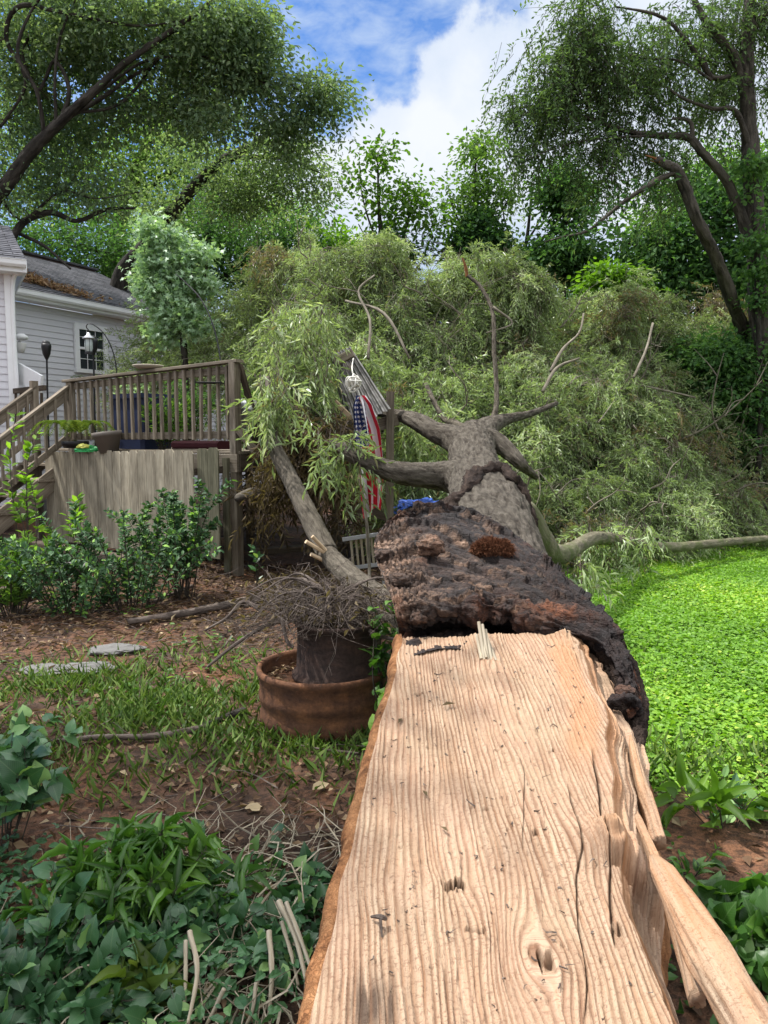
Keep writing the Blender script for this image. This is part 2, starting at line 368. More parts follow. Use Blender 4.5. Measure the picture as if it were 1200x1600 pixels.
MB_ = {}
MB_['trunk'] = barkmat('grey_brown_bark', (.040, .032, .025), (.110, .093, .073), (.19, .167, .135), 34, .035)
MB_['limb'] = barkmat('limb_bark', (.06, .05, .038), (.14, .12, .092), (.225, .195, .152), 38, .022)
MB_['mossy'] = barkmat('mossy_bark', (.055, .05, .035), (.14, .125, .085), (.24, .215, .15), 16, .01, (.075, .095, .03))
MB_['midbark'] = barkmat('ridged_brown_bark', (.018, .016, .013), (.055, .048, .040), (.115, .102, .086), 18, .018)
MB_['twig'] = barkmat('pale_twig_bark', (.09, .076, .058), (.17, .147, .112), (.28, .25, .20), 40, .002)
MB_['dead'] = barkmat('dead_twig_bark', (.045, .033, .028), (.10, .078, .065), (.20, .165, .14), 40, .002)
MB_['live'] = barkmat('dark_bark', (.014, .012, .0105), (.036, .032, .027), (.075, .067, .058), 14, .016)
MB_['livetwig'] = barkmat('live_twig_bark', (.025, .02, .016), (.06, .05, .04), (.10, .09, .07), 30, .003)
MW = {}
MW['deck'] = plankmat('weathered_deck_timber', (.115, .092, .066), (.21, .175, .132), (.31, .27, .21), .5)
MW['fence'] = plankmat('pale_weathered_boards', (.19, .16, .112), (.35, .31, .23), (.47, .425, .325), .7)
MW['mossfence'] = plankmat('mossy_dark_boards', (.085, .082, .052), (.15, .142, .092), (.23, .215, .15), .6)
MW['darkwood'] = plankmat('dark_wet_timber', (.04, .03, .022), (.085, .066, .048), (.15, .12, .09), .5)
MW['paleboard'] = plankmat('bare_split_board', (.36, .25, .15), (.52, .39, .25), (.62, .5, .35), .2)
MP = {}
MP['siding'] = plain('vinyl_siding', (.64, .64, .675), .55, var=.06, scale=3)
MP['trim'] = plain('white_trim', (.80, .81, .82), .45, var=.07, scale=5)
MP['black'] = plain('black_metal', (.012, .012, .013), .45, .3)
MP['steel'] = plain('galvanised_steel', (.42, .43, .44), .4, .8, var=.3)
MP['grey'] = plain('grey_plastic', (.30, .30, .30), .5)
MP['bluebin'] = plain('blue_plastic', (.012, .020, .062), .6)
MP['bluetarp'] = plain('blue_tarp_cloth', (.035, .10, .42), .5, var=.3, scale=20, bump=.4)
MP['pot'] = plain('taupe_pot_plastic', (.135, .115, .098), .6, var=.15)
MP['greenbag'] = plain('green_bag', (.03, .33, .09), .4, var=.3)
MP['yellowbag'] = plain('yellow_bag', (.5, .5, .10), .4, var=.3)
MP['rope'] = plain('white_rope', (.62, .60, .54), .9, var=.25, scale=60, bump=.5)
MP['terracotta'] = plain('clay_dish', (.34, .30, .24), .8)
MP['stone'] = plain('grey_stone', (.13, .125, .118), .85, var=.35, scale=9, bump=.6)
MP['soil'] = plain('potting_soil', (.035, .026, .02), .95, var=.6, scale=40, bump=.8)
MP['redcloth'] = plain('maroon_cushion', (.06, .010, .014), .85)
MP['white'] = plain('white_paint', (.7, .7, .68), .5, var=.1)
MP['stick'] = plankmat('dry_straw_stick', (.27, .22, .15), (.42, .36, .26), (.55, .49, .38), .3)

def rust(name, base, orange, dark):
    m, t = mat(name); pos = t.new('ShaderNodeNewGeometry').outputs['Position']
    a = t.noise(t.mul(pos, (1, 1, 2.2)), 7, 8, .65, .5); b = t.noise(pos, 60, 4)
    st = t.noise(t.mul(pos, (1, 1, .08)), 16, 4)
    c = t.ramp(a, [(.3, dark), (.5, base), (.72, orange)])
    c = t.mix(t.ramp(st, [(.45, 0.0), (.65, .5)]), c, (*dark, 1))
    c = t.mix(.4, c, t.mix(1.0, c, t.ramp(b, [(.3, .5), (.7, 1.5)]), 'MULTIPLY'))
    finish(t, c, .8, t.bump(t.math('ADD', a, t.math('MULTIPLY', b, .4)), .6, .008), .15, .0); return m
MP['rustring'] = rust('rusted_steel', (.135, .065, .036), (.23, .105, .05), (.065, .036, .026))
MP['rustdrum'] = rust('dark_rusted_steel', (.062, .041, .033), (.11, .062, .042), (.030, .022, .019))

# fresh split wood: colour follows the grain coordinates carried by the mesh
def splitwood():
    m, t = mat('fresh_split_wood'); g = t.attr('grain', 'Vector'); st = t.attr('stain'); rg = t.attr('ridge')
    fine = t.noise(t.mul(g, (1, .018, 1)), 330, 5, .62, .15); mid = t.noise(t.mul(g, (1, .05, 1)), 62, 5, .6, .2); broad = t.noise(t.mul(g, (1, .25, 1)), 6, 4, .6)
    cross = t.noise(t.mul(g, (1, 2.6, 1)), 62, 4, .6, .4)
    c = t.ramp(mid, [(.25, (.25, .158, .095)), (.5, (.365, .258, .172)), (.75, (.45, .345, .245))])
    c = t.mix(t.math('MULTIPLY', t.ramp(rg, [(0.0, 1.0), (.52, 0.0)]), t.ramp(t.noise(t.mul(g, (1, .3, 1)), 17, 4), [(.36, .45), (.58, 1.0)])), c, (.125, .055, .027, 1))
    c = t.mix(t.ramp(fine, [(.34, .55), (.5, 0.0)]), c, (.36, .19, .10, 1))
    c = t.mix(t.ramp(cross, [(.56, 0.0), (.63, .6)]), c, (.17, .092, .055, 1))
    tick = t.noise(t.mul(g, (1, .55, 1)), 190, 3, .6, 1.2); c = t.mix(t.ramp(tick, [(.57, 0.0), (.64, .6)]), c, (.15, .085, .052, 1))
    c = t.mix(t.ramp(broad, [(.42, 0.0), (.7, .55)]), c, (.36, .22, .145, 1))
    c = t.mix(t.ramp(t.noise(g, 3.3, 5, .65), [(.5, 0.0), (.75, .5)]), c, (.40, .31, .20, 1))
    c = t.mix(t.attr('orange'), c, (.40, .18, .07, 1))
    c = t.mix(st, c, (.035, .022, .016, 1))
    h = t.math('ADD', t.math('MULTIPLY', fine, .6), t.math('ADD', mid, t.math('ADD', t.math('MULTIPLY', cross, -.6), t.math('MULTIPLY', tick, -.9))))
    finish(t, c, .75, t.bump(h, .75, .004), .2); return m
MW['split'] = splitwood()
def rotmat():
    m, t = mat('rotten_wood'); pos = t.new('ShaderNodeNewGeometry').outputs['Position']; tan = t.attr('tan'); og = t.attr('orange')
    a = t.noise(pos, 9, 8, .68, .8); b = t.noise(t.mul(pos, (1, 1, 1)), 46, 6, .65, .5); lay = t.noise(t.mul(pos, (.5, .7, 2.6)), 26, 6, .65, .9)
    c = t.ramp(a, [(.3, (.005, .0032, .003)), (.5, (.018, .011, .0095)), (.66, (.045, .028, .023)), (.82, (.095, .06, .045))])
    tn = t.ramp(lay, [(.3, (.06, .034, .022)), (.5, (.19, .115, .075)), (.7, (.36, .24, .165))])
    c = t.mix(tan, c, tn)
    c = t.mix(og, c, t.ramp(b, [(.3, (.06, .02, .01)), (.7, (.30, .105, .04))]))
    c = t.mix(t.ramp(b, [(.36, .8), (.5, 0.0)]), c, (.008, .005, .004, 1))
    h = t.math('ADD', lay, t.math('ADD', t.math('MULTIPLY', b, .7), a))
    finish(t, c, t.ramp(a, [(.3, .45), (.6, .85)]), t.bump(h, 1.0, .02), .35); return m
MW['rot'] = rotmat()
MW['inbark'] = barkmat('orange_inner_bark', (.10, .042, .018), (.25, .11, .045), (.38, .19, .085), 34, .012)
MW['rotbark'] = barkmat('black_rough_bark', (.010, .007, .006), (.030, .021, .017), (.075, .052, .040), 26, .02)
def hairmat(name, c0, c1):
    m, t = mat(name); c = t.ramp(t.attr('tint'), [(0, c0), (1, c1)]); finish(t, c, .8, None, .1); return m
MW['tuft'] = hairmat('rusty_fibres', (.060, .026, .014), (.22, .095, .050))
MW['mat'] = plain('rusty_fibre_felt', (.07, .028, .015), .95, var=.5, scale=60, bump=1.0)

# ---------------------------------------------------------------- the ground
def gz(x, y):
    x = np.asarray(x, float); y = np.asarray(y, float)
    p = np.stack([x, y, x * 0], -1).reshape(-1, 3)
    z = .05 * fbm(p * .45, 3) + .018 * fbm(p * 3.1, 3)
    bank = sm(-1.2, -2.4, x.ravel()) * sm(7.6, 8.4, y.ravel()) * .12
    return (z + bank).reshape(x.shape)
def lawnmask(x, y):
    p = np.stack([x, y, x * 0 + 5], -1).reshape(-1, 3); w = (fbm(p * 1.3, 4) * .55).reshape(x.shape)
    return sm(.35, .75, x + w * .5 - .1) * sm(3.25, 3.75, y + w * .7) * (1 - sm(10.6, 12.2, y + w))
t_ = np.linspace(-1, 1, 460); ax_ = 220 * np.sinh(6 * t_) / np.sinh(6)
X, Y = np.meshgrid(ax_, ax_ + 5.0)
gv = np.stack([X, Y, gz(X, Y)], -1).reshape(-1, 3)
m, t = mat('red_clay_soil'); pos = t.new('ShaderNodeNewGeometry').outputs['Position']
a = t.noise(pos, 1.1, 6, .62); b = t.noise(pos, 22, 6, .65); cc = t.noise(pos, 130, 4, .6)
c = t.ramp(a, [(.34, (.042, .028, .020)), (.48, (.105, .060, .040)), (.62, (.19, .090, .048)), (.75, (.24, .13, .07))])
c = t.mix(t.ramp(b, [(.42, .75), (.56, 0.0)]), c, (.038, .026, .019, 1))
c = t.mix(.6, c, t.mix(1.0, c, t.ramp(cc, [(.3, .45), (.7, 1.6)]), 'MULTIPLY'))
c = t.mix(t.math('MULTIPLY', t.attr('lawn'), .9), c, t.ramp(b, [(.3, (.022, .05, .010)), (.7, (.05, .11, .018))]))
finish(t, c, .92, t.bump(t.math('ADD', b, t.math('MULTIPLY', cc, .5)), .8, .03), .2)
o = MB().add(gv, grid_faces(460, 460), lawn=lawnmask(X, Y).ravel()).build('ground', m, smooth=True); tag(o, kind='structure')
def onG(P, dz=0.0): P = np.asarray(P, float).copy(); P[..., 2] = gz(P[..., 0], P[..., 1]) + dz; return P

# ---------------------------------------------------------------- the fallen tree
def spec_plane():
    p0 = np.array([0, 1.226, .60]); p1 = np.array([0, 2.81, .86]); d = nrm(p1 - p0)
    return p0, np.cross([1, 0, 0], d), d
SP0, SPN, SPD = spec_plane()
ft = empty('fallen_tree', (0.35, 2.2, 0), 'huge fallen hardwood tree with pale split base, rotten black break and crown on the deck', 'tree')

def build_slab():
    # edges of the split face, read where they lie on its plane
    LE = np.array([RP(*p, SP0, SPN) for p in [(628, 1000), (610, 1080), (588, 1160), (566, 1240), (545, 1330), (518, 1450), (488, 1600)]])
    RE = np.array([RP(*p, SP0, SPN) for p in [(912, 1030), (938, 1090), (950, 1180), (962, 1290), (975, 1400), (1010, 1500), (1052, 1600)]])
    sl = lambda P: (P - SP0) @ SPD
    s = np.linspace(-.75, 1.66, 560)
    xl = np.interp(s, sl(LE)[::-1], LE[::-1, 0]); xr = np.interp(s, sl(RE)[::-1], RE[::-1, 0])
    near = s < sl(LE)[-1]; kl = np.polyfit(sl(LE)[-3:], LE[-3:, 0], 1); kr = np.polyfit(sl(RE)[-3:], RE[-3:, 0], 1)
    xl[near] = np.polyval(kl, s[near]); xr[near] = np.polyval(kr, s[near]) * .5 + xr[~near][0] * .5
    xl += .006 * vn(np.stack([s * 9, s * 0, s * 0], -1)) ; xr += .012 * vn(np.stack([s * 11, s * 0 + 4, s * 0], -1))
    nc, ns = 520, 130
    tt = np.linspace(0, 1, nc)
    x = xl[:, None] + (xr - xl)[:, None] * tt; SS = np.repeat(s[:, None], nc, 1)
    base = SP0 + SPD * SS[..., None]; P = np.stack([x, base[..., 1], base[..., 2]], -1)
    def at(px, py): q = RP(px, py, SP0, SPN); return q[0], (q - SP0) @ SPD
    g = x.copy()
    for (px, py, amp, rx, ry) in [(950, 1315, .05, .05, .11), (850, 1510, -.05, .05, .10), (790, 1470, .03, .04, .10), (640, 1290, .015, .06, .15), (705, 1385, .012, .03, .05)]:
        kx, ks = at(px, py); dx = (x - kx) / rx; dsx = (SS - ks) / ry
        g = g + amp * dx * np.exp(-(dx ** 2) * .6 - dsx ** 2)
    wander = .013 * fbm(np.stack([x * 3, SS * 2.2, x * 0], -1).reshape(-1, 3), 3).reshape(x.shape) + .004 * fbm(np.stack([x * 14, SS * 9, x * 0], -1).reshape(-1, 3), 2).reshape(x.shape)
    g = g + wander
    f = lambda a, b, o, z=0: fbm(np.stack([g * a, SS * b, x * 0 + z], -1).reshape(-1, 3), o).reshape(x.shape)
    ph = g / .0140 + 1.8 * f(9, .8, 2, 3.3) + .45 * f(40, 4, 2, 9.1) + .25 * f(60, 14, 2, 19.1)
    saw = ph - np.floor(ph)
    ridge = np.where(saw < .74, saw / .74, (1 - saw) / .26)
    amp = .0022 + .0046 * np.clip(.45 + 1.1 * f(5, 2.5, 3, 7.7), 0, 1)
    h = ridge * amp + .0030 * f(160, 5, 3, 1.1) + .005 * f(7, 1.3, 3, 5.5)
    terr = f(11, 1.6, 3, 21.0); h += .016 * (np.floor(terr * 5 + .5) / 5 * .8 + terr * .2)
    h += .0016 * f(90, 60, 2, 2.2) + .0022 * f(150, 45, 3, 12.2)
    stain = np.zeros_like(x); orange = np.zeros_like(x)
    jag = f(170, 3, 2, 31.0); jag2 = f(55, 2, 2, 37.0)
    def tear(px, py, w, l, dep, st):          # fibres torn out: sharp ragged head, fading along the grain
        nonlocal h, stain
        kx, ks = at(px, py); a_ = np.abs(x - kx + .4 * w * jag2) / w; b_ = (ks - SS) / l + .55 * jag + .35 * jag2
        e = sm(1.0, .7, a_) * sm(-.02, .05, b_) * sm(1.0, .25, b_)
        h = h - dep * e * (1 + .5 * jag); stain = np.maximum(stain, st * e * sm(.55, .05, b_) * np.clip(.7 + .8 * jag + .4 * jag2, 0, 1))
        lipe = sm(1.1, .6, a_) * np.exp(-((b_ + .18) / .16) ** 2); h = h + .35 * dep * lipe
    for k_ in [(708, 1378, .030, .026, .018, .8), (850, 1490, .016, .055, .026, .85), (835, 1300, .009, .02, .010, .7), (760, 1262, .010, .016, .006, .4), (775, 1172, .009, .012, .005, .4), (742, 1452, .028, .016, .006, .35), (655, 1085, .022, .014, .005, .4), (860, 1170, .008, .02, .006, .35), (960, 1450, .012, .05, .012, .4)]: tear(*k_)
    rq = np.random.default_rng(3)
    for k_ in range(150): tear(rq.uniform(540, 960), rq.uniform(1020, 1590), rq.uniform(.0015, .006), rq.uniform(.005, .022), rq.uniform(.001, .004), rq.uniform(.15, .6))
    # long splits that run with the grain
    for (px0, py0, px1, py1, dep, w) in [(818, 1200, 815, 1330, .005, .0014), (888, 1230, 905, 1600, .010, .0018), (930, 1180, 958, 1480, .016, .003), (770, 1430, 800, 1560, .006, .0014)]:
        x0, s0 = at(px0, py0); x1, s1 = at(px1, py1)
        xc = x0 + (x1 - x0) * (SS - s0) / (s1 - s0); inside = sm(-.04, .06, (SS - min(s0, s1))) * sm(-.04, .06, (max(s0, s1) - SS))
        e = np.exp(-((g - wander * .3 - xc - .006 * f(0, 6, 3, px0)) / w) ** 2) * inside; h -= dep * e; stain = np.maximum(stain, .75 * e)
    kx, ks = at(957, 1312); kd = np.sqrt(((x - kx) / .034) ** 2 + ((SS - ks) / .055) ** 2)
    h += .055 * np.exp(-kd ** 2) + .008 * np.sin(kd * 9) * np.exp(-kd ** 2 * .5); orange += .35 * np.exp(-kd ** 2 * .8)
    kx, ks = at(965, 1345); h -= .04 * np.exp(-((x - kx) / .02) ** 2 - ((SS - ks) / .016) ** 2)
    # dark smudge at the near left, orange strip by the right edge, fibrous step at the head of the face
    kx, ks = at(585, 1575); sp = np.exp(-((x - kx) / .05) ** 2 - ((SS - ks) / .06) ** 2); stain = np.maximum(stain, np.clip(sp * (1.5 * f(190, 9, 3, 4) + .65), 0, .85))
    orange += sm(.80, .87, tt)[None] * sm(.99, .94, tt)[None] * np.clip(.45 + 1.4 * f(3, 3, 2, 8), 0, .9) * sm(.1, .35, np.abs(SS - .55)) * .45
    h += .05 * sm(.82, 1.0, tt)[None] * sm(1.30, 1.52, SS) * sm(1.66, 1.60, SS) * (.7 + .8 * f(60, 14, 2, 2))
    h -= sm(1.50, 1.66, SS) * .025 * (1 - tt)[None]
    h *= sm(0, .012, tt)[None] * .7 + .3
    P = P + SPN * h[..., None]
    # the torn right flank: drops to a lower ledge that flares out towards the camera
    u = np.linspace(0, 1, ns)
    drop = np.interp(s, [-.75, -.2, .3, .9, 1.3, 1.66], [.34, .28, .22, .20, .20, .16]); flare = np.interp(s, [-.75, -.2, .2, .5, .9, 1.3, 1.66], [.03, .045, .075, .10, .135, .13, .11])
    prof_x = np.interp(u, [0, .12, .45, .8, 1], [0, .10, .50, .92, 1.0]); prof_z = np.interp(u, [0, .12, .45, .8, 1], [0, -.20, -.48, -.72, -1.0])
    E = P[:, -1]; gg = np.repeat(u[None] * .28, len(s), 0) + .9
    q = lambda a, b, o, z: fbm(np.stack([gg * a, np.repeat(s[:, None], ns, 1) * b, gg * 0 + z], -1).reshape(-1, 3), o).reshape(gg.shape)
    sh = .020 * q(26, 1.5, 3, 2) + .010 * (np.abs(q(60, 2.5, 3, 9)) - .2) + .004 * q(200, 6, 2, 1)
    fl = E[:, None] + np.stack([flare[:, None] * prof_x + sh * sm(0, .2, u), np.zeros_like(gg), drop[:, None] * prof_z], -1)
    fl[..., 0] += .5 * sh; fl[..., 2] += sh * sm(0, .15, u) * .9
    V = np.concatenate([P, fl[:, 1:]], 1); mcols = V.shape[1]
    gr = np.concatenate([np.stack([g, SS, x * 0], -1), np.stack([gg + .05 * q(4, 2, 2, 6), np.repeat(s[:, None], ns, 1), gg * 0 + 2], -1)[:, 1:]], 1)
    rd = np.concatenate([ridge, np.clip(.6 + 1.2 * q(70, 2, 3, 3), 0, 1)[:, 1:]], 1)
    stn = np.concatenate([stain, np.clip(q(40, 5, 3, 5) * 2.2 - .75, 0, .85)[:, 1:]], 1)
    org = np.concatenate([np.clip(orange, 0, .9), np.clip(.55 * sm(.3, .02, u)[None] + q(8, 2, 2, 4) * .5, 0, .7)[:, 1:]], 1)
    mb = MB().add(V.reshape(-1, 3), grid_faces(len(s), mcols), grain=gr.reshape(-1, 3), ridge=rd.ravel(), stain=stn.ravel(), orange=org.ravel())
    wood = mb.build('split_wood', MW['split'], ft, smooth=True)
    # the bark shell under the split face
    th = np.linspace(0, 1, 90); L = P[:, 0]; Rr = fl[:, -1]
    lo = np.interp(s, [-.75, .3, 1.66], [.30, .34, .42])
    ang = th * math.pi
    cx = (L[:, 0] + Rr[:, 0]) / 2; hw = (Rr[:, 0] - L[:, 0]) / 2
    bx = cx[:, None] - np.cos(ang) * (hw[:, None] + .030 * np.sin(ang) ** .3 + .012 * (1 - th))
    bz = L[:, 2][:, None] * (1 - th) + Rr[:, 2][:, None] * th - np.sin(ang) ** .75 * lo[:, None]
    by = np.repeat(L[:, 1][:, None], 90, 1)
    lip = np.stack([L[:, 0] - .0, L[:, 1], L[:, 2] + .000], -1)
    BV = np.stack([bx, by, bz], -1)
    nz = fbm(np.stack([bx * 24, by * 13, bz * 24], -1).reshape(-1, 3), 4).reshape(bx.shape)
    BV[..., 0] -= .016 * nz * (1 - 2 * th); BV[..., 2] -= .012 * nz * np.sin(ang)
    BV[:, 0] = lip + np.array([.004, 0, -.002]); BV[:, 1] = lip + np.array([-.014, 0, -.004]) - np.stack([.006 * nz[:, 1], nz[:, 1] * 0, .004 * nz[:, 2]], -1)
    BV[:, 2] = lip + np.array([-.026, 0, -.016]) + np.stack([-.008 * nz[:, 2], nz[:, 1] * 0, .008 * nz[:, 4]], -1)
    BV[:, 3] = lip + np.array([-.034, 0, -.040]) + np.stack([-.01 * nz[:, 3], nz[:, 1] * 0, nz[:, 1] * 0], -1)
    MB().add(BV.reshape(-1, 3), grid_faces(len(s), 90), bc=(BV * np.array([1, .8, 1])).reshape(-1, 3)).build('bark_edge', MW['inbark'], ft, smooth=True)
    # long loose splinters on the right flank
    def shard(pts, w, hgt, seed):
        C = spline(pts, 90); tg = nrm(np.gradient(C, axis=0)); side = nrm(np.cross(tg, [0, 0, 1])); up = np.cross(side, tg); nn = 40
        a = np.arange(nn) / nn * 2 * math.pi; ca, sa = np.cos(a), np.sin(a)
        sq = 1 / np.maximum(np.abs(ca) ** 3 + np.abs(sa) ** 3, 1e-3) ** (1 / 3.0)
        wt = np.interp(np.linspace(0, 1, 90), [0, .08, .5, 1], [.25, .6, 1, 1.0])
        kk = fbm(np.stack([np.repeat((ca * 3)[None], 90, 0), np.repeat((sa * 3)[None], 90, 0), np.repeat(np.linspace(0, 3, 90)[:, None], nn, 1) + seed], -1).reshape(-1, 3), 3).reshape(90, nn)
        kf = fbm(np.stack([np.repeat((ca * 16)[None], 90, 0), np.repeat((sa * 16)[None], 90, 0), np.repeat(np.linspace(0, 4, 90)[:, None], nn, 1) + seed], -1).reshape(-1, 3), 3).reshape(90, nn)
        rr = (sq * (1 + .28 * kk + .14 * kf)) * wt[:, None]
        V = C[:, None] + side[:, None] * (rr * ca * w)[..., None] + up[:, None] * (rr * sa * hgt)[..., None]
        F = np.concatenate([grid_faces(90, nn), np.stack([np.arange(89) * nn + nn - 1, np.arange(89) * nn, np.arange(1, 90) * nn, np.arange(1, 90) * nn + nn - 1], -1)])
        gr = np.stack([np.repeat((a * w)[None], 90, 0), np.repeat(((C - C[0]) @ nrm(C[-1] - C[0]))[:, None], nn, 1), np.zeros((90, nn)) + seed], -1)
        caps = np.array([np.arange(nn)[::-1], 89 * nn + np.arange(nn)])
        return MB().add(V.reshape(-1, 3), [F, caps], grain=gr.reshape(-1, 3), ridge=np.clip(.7 + kf, 0, 1).ravel(), stain=np.clip(kk * 1.6 - .8, 0, .5).ravel(), orange=np.clip(.2 + kk * .5, 0, .6).ravel())
    shard([W(1022, 1340, 1.62), W(1085, 1450, 1.36), W(1150, 1560, 1.18), W(1225, 1690, 1.0)], .040, .030, 3).build('splinter', MW['split'], ft, smooth=True)
    shard([W(985, 1150, 2.2), W(1000, 1220, 2.05), W(1015, 1270, 1.95), W(1030, 1318, 1.86)], .018, .028, 11).build('splinter', MW['split'], ft, smooth=True)
    shard([W(988, 1262, 1.92), W(1030, 1360, 1.66), W(1062, 1450, 1.45), W(1090, 1560, 1.27)], .016, .02, 15).build('splinter', MW['split'], ft, smooth=True)
    # grey standing splinter at the head of the face
    for (p, q_, w) in [((748, 972), (757, 1034), .0045), ((753, 976), (763, 1036), .005), ((758, 984), (769, 1036), .0045), ((762, 1000), (775, 1033), .004), ((745, 992), (752, 1030), .004), ((750, 985), (760, 1028), .003)]:
        a0, a1 = W(*p, 2.72), W(*q_, 2.62)
        mb2 = MB(); beam(mb2, a0, a1, w * 2.6, .012, [1, 0, .2], .003); mb2.build('splinter', MP['stick'], ft)
    # the hooked chip and small bark crumbs lying on the face
    crumbs = MB(); n = 170
    for k in range(n):
        i = rng.integers(150, 540); j = rng.integers(20, 500); c0 = P[i, j] + SPN * .003; L_ = rng.uniform(.004, .016) if k < 150 else rng.uniform(.02, .04); an = rng.uniform(0, 6.28)
        d = np.array([math.cos(an), math.sin(an), rng.uniform(-.1, .3)]) * L_
        twigs(crumbs, [c0], [c0 + d], rng.uniform(.001, .0028), bend=.2)
    crumbs.build('bark_crumbs', MB_['dead'], ft)['kind'] = 'stuff'
    return P
slabP = build_slab()
o = MB(); a0 = RP(580, 1440, SP0, SPN) + SPN * .012; a1 = RP(594, 1452, SP0, SPN) + SPN * .03; a2 = RP(603, 1446, SP0, SPN) + SPN * .016; a3 = RP(597, 1470, SP0, SPN) + SPN * .008
tube(o, [a0, a1, a2], [.003, .005, .004], 6, rough=.4); tube(o, [a1, (a1 + a3) / 2, a3], [.004, .003, .0015], 6, rough=.4)
tag(o.build('bark_chip', MB_['dead'], origin=a1), 'small dark hooked bark chip lying on the pale split wood face', 'bark chip')
lf = MB(); tw = []
for (px, py, L_, a) in [(690, 1107, .05, .4), (668, 1250, .035, 1.9), (622, 1135, .045, 1.2), (700, 1305, .03, 2.2)]:
    q = RP(px, py, SP0, SPN) + SPN * .010; leaves(lf, [q], [[math.cos(a), math.sin(a), .1]], np.array([[0, -.2, 1.0]]), L_, L_ * .3, 'narrow', np.array([.5]))
    tag(lf.build('fallen_leaf', ML['dry'], origin=q), 'small curled dry leaf lying on the pale split wood', 'leaf', 'dry leaves lying on the split wood'); lf = MB()

# rotten break: a torn sheet, lip over the split wood, rising to the bark sleeve
def build_rot():
    CP = [[(612, 1030, 2.62), (690, 1012, 2.70), (770, 1022, 2.72), (850, 1042, 2.66), (930, 1075, 2.52), (985, 1185, 2.24)],
          [(622, 1000, 2.95), (690, 985, 3.12), (770, 985, 3.16), (850, 1005, 3.10), (930, 1050, 2.85), (985, 1160, 2.42)],
          [(618, 958, 2.95), (690, 955, 2.92), (770, 955, 2.98), (860, 985, 2.86), (948, 1020, 2.66), (1000, 1125, 2.42)],
          [(600, 905, 3.12), (680, 900, 3.18), (770, 915, 3.14), (862, 940, 3.02), (940, 970, 2.84), (1000, 1075, 2.52)],
          [(585, 862, 3.36), (668, 852, 3.50), (760, 868, 3.48), (845, 895, 3.34), (905, 935, 3.05), (975, 1010, 2.72)],
          [(594, 826, 3.62), (650, 806, 3.86), (735, 812, 3.95), (812, 850, 3.82), (866, 892, 3.50), (925, 955, 3.02)],
          [(640, 815, 3.85), (672, 798, 4.10), (735, 806, 4.20), (800, 846, 4.05), (845, 890, 3.75), (890, 945, 3.25)],
          [(690, 900, 4.2), (710, 880, 4.4), (750, 870, 4.5), (790, 890, 4.4), (810, 930, 4.0), (840, 990, 3.5)]]
    C = np.array([[W(*p) for p in r] for r in CP])
    nv, nu = 330, 360
    A = np.stack([spline(C[:, j], nv) for j in range(6)], 1)
    P = np.stack([spline(A[i], nu) for i in range(nv)], 0)
    vv = np.linspace(0, 7, nv)[:, None] * np.ones((1, nu)); uu = np.ones((nv, 1)) * np.linspace(0, 5, nu)[None]
    N = nrm(np.cross(np.gradient(P, axis=1), np.gradient(P, axis=0)))
    flip = np.sign((N * (np.array([0, 0, CAMZ]) - P)).sum(-1, keepdims=True)); N = N * flip
    q = P.reshape(-1, 3)
    big = fbm(q * 5.5, 4).reshape(nv, nu); st = fbm(q * np.array([5, 5, 16.0]) + 3, 4).reshape(nv, nu); sharp = np.abs(fbm(q * 13 + 9, 4)).reshape(nv, nu); fine = fbm(q * 46, 4).reshape(nv, nu)
    chunk = fbm(q * np.array([10, 10, 9.0]) + 31, 2).reshape(nv, nu)
    chunk = np.floor(chunk * 5 + .5) / 5
    def cells(ku, kv, seed):
        wu = uu * ku + .35 * big * ku * .3 + .25 * st; wv = vv * kv + .5 * big; iu, iv = np.floor(wu), np.floor(wv); d1 = np.full(wu.shape, 9.0); d2 = d1.copy(); hid = np.zeros(wu.shape)
        for du in (-1, 0, 1):
            for dv in (-1, 0, 1):
                cu, cv = iu + du, iv + dv; z = cu * 0 + seed
                jx = cu + .15 + .7 * _h(cu, cv, z); jy = cv + .15 + .7 * _h(cu, cv, z + 7); d = np.hypot(wu - jx, wv - jy); hh = _h(cu, cv, z + 13)
                nearer = d < d1; d2 = np.where(nearer, d1, np.minimum(d2, d)); hid = np.where(nearer, hh, hid); d1 = np.where(nearer, d, d1)
        return hid, sm(0, .16, d2 - d1)
    hA, cA = cells(1.3, 2.2, 3); hB, cB = cells(3.0, 7.5, 11); hC, cC = cells(8.0, 19.0, 23)
    fib = fbm(np.stack([uu * 2.0 + big, vv * 13 + 4 * big + uu * 1.5, vv * 0], -1).reshape(-1, 3), 4).reshape(nv, nu); fib = fib + .5 * np.floor(fib * 6) / 6
    edge = sm(0, .25, np.minimum(np.minimum(uu, 5 - uu), np.minimum(vv, 7 - vv)))
    lay = np.floor(st * 4.5) / 4.5
    calm = 1 - .75 * sm(2.6, 3.6, uu) * sm(2.6, 3.2, vv) * sm(5.4, 4.6, vv)
    lw = vv * 1.55 + 1.1 * fbm(np.stack([uu * 1.1, vv * .9, vv * 0 + 4], -1).reshape(-1, 3), 4).reshape(nv, nu) + .10 * fine + .15 * (hB - .5)
    lf_ = lw - np.floor(lw); led = np.where(lf_ < .88, lf_ / .88, (1 - lf_) / .12); lid = _h(np.floor(lw), np.floor(uu * 1.1 + big * 2), lw * 0 + 5)
    h = -.01 + (.030 * big + .012 * (hA - .5) + .034 * (1 - led) * (.3 + lid) + (.007 * (hB - .5) - .006 * (1 - cB) + .003 * (hC - .5) * (hB > .5) - .003 * sharp + .002 * fine) * calm + .016 * fib) * (.25 + .75 * edge)
    brk = sm(.80, .92, lf_)
    lipz = np.exp(-((vv - 2.15) / .55) ** 2); h += lipz * (.03 + .05 * fbm(np.stack([uu * 3.1, vv, vv * 0], -1).reshape(-1, 3), 3).reshape(nv, nu))
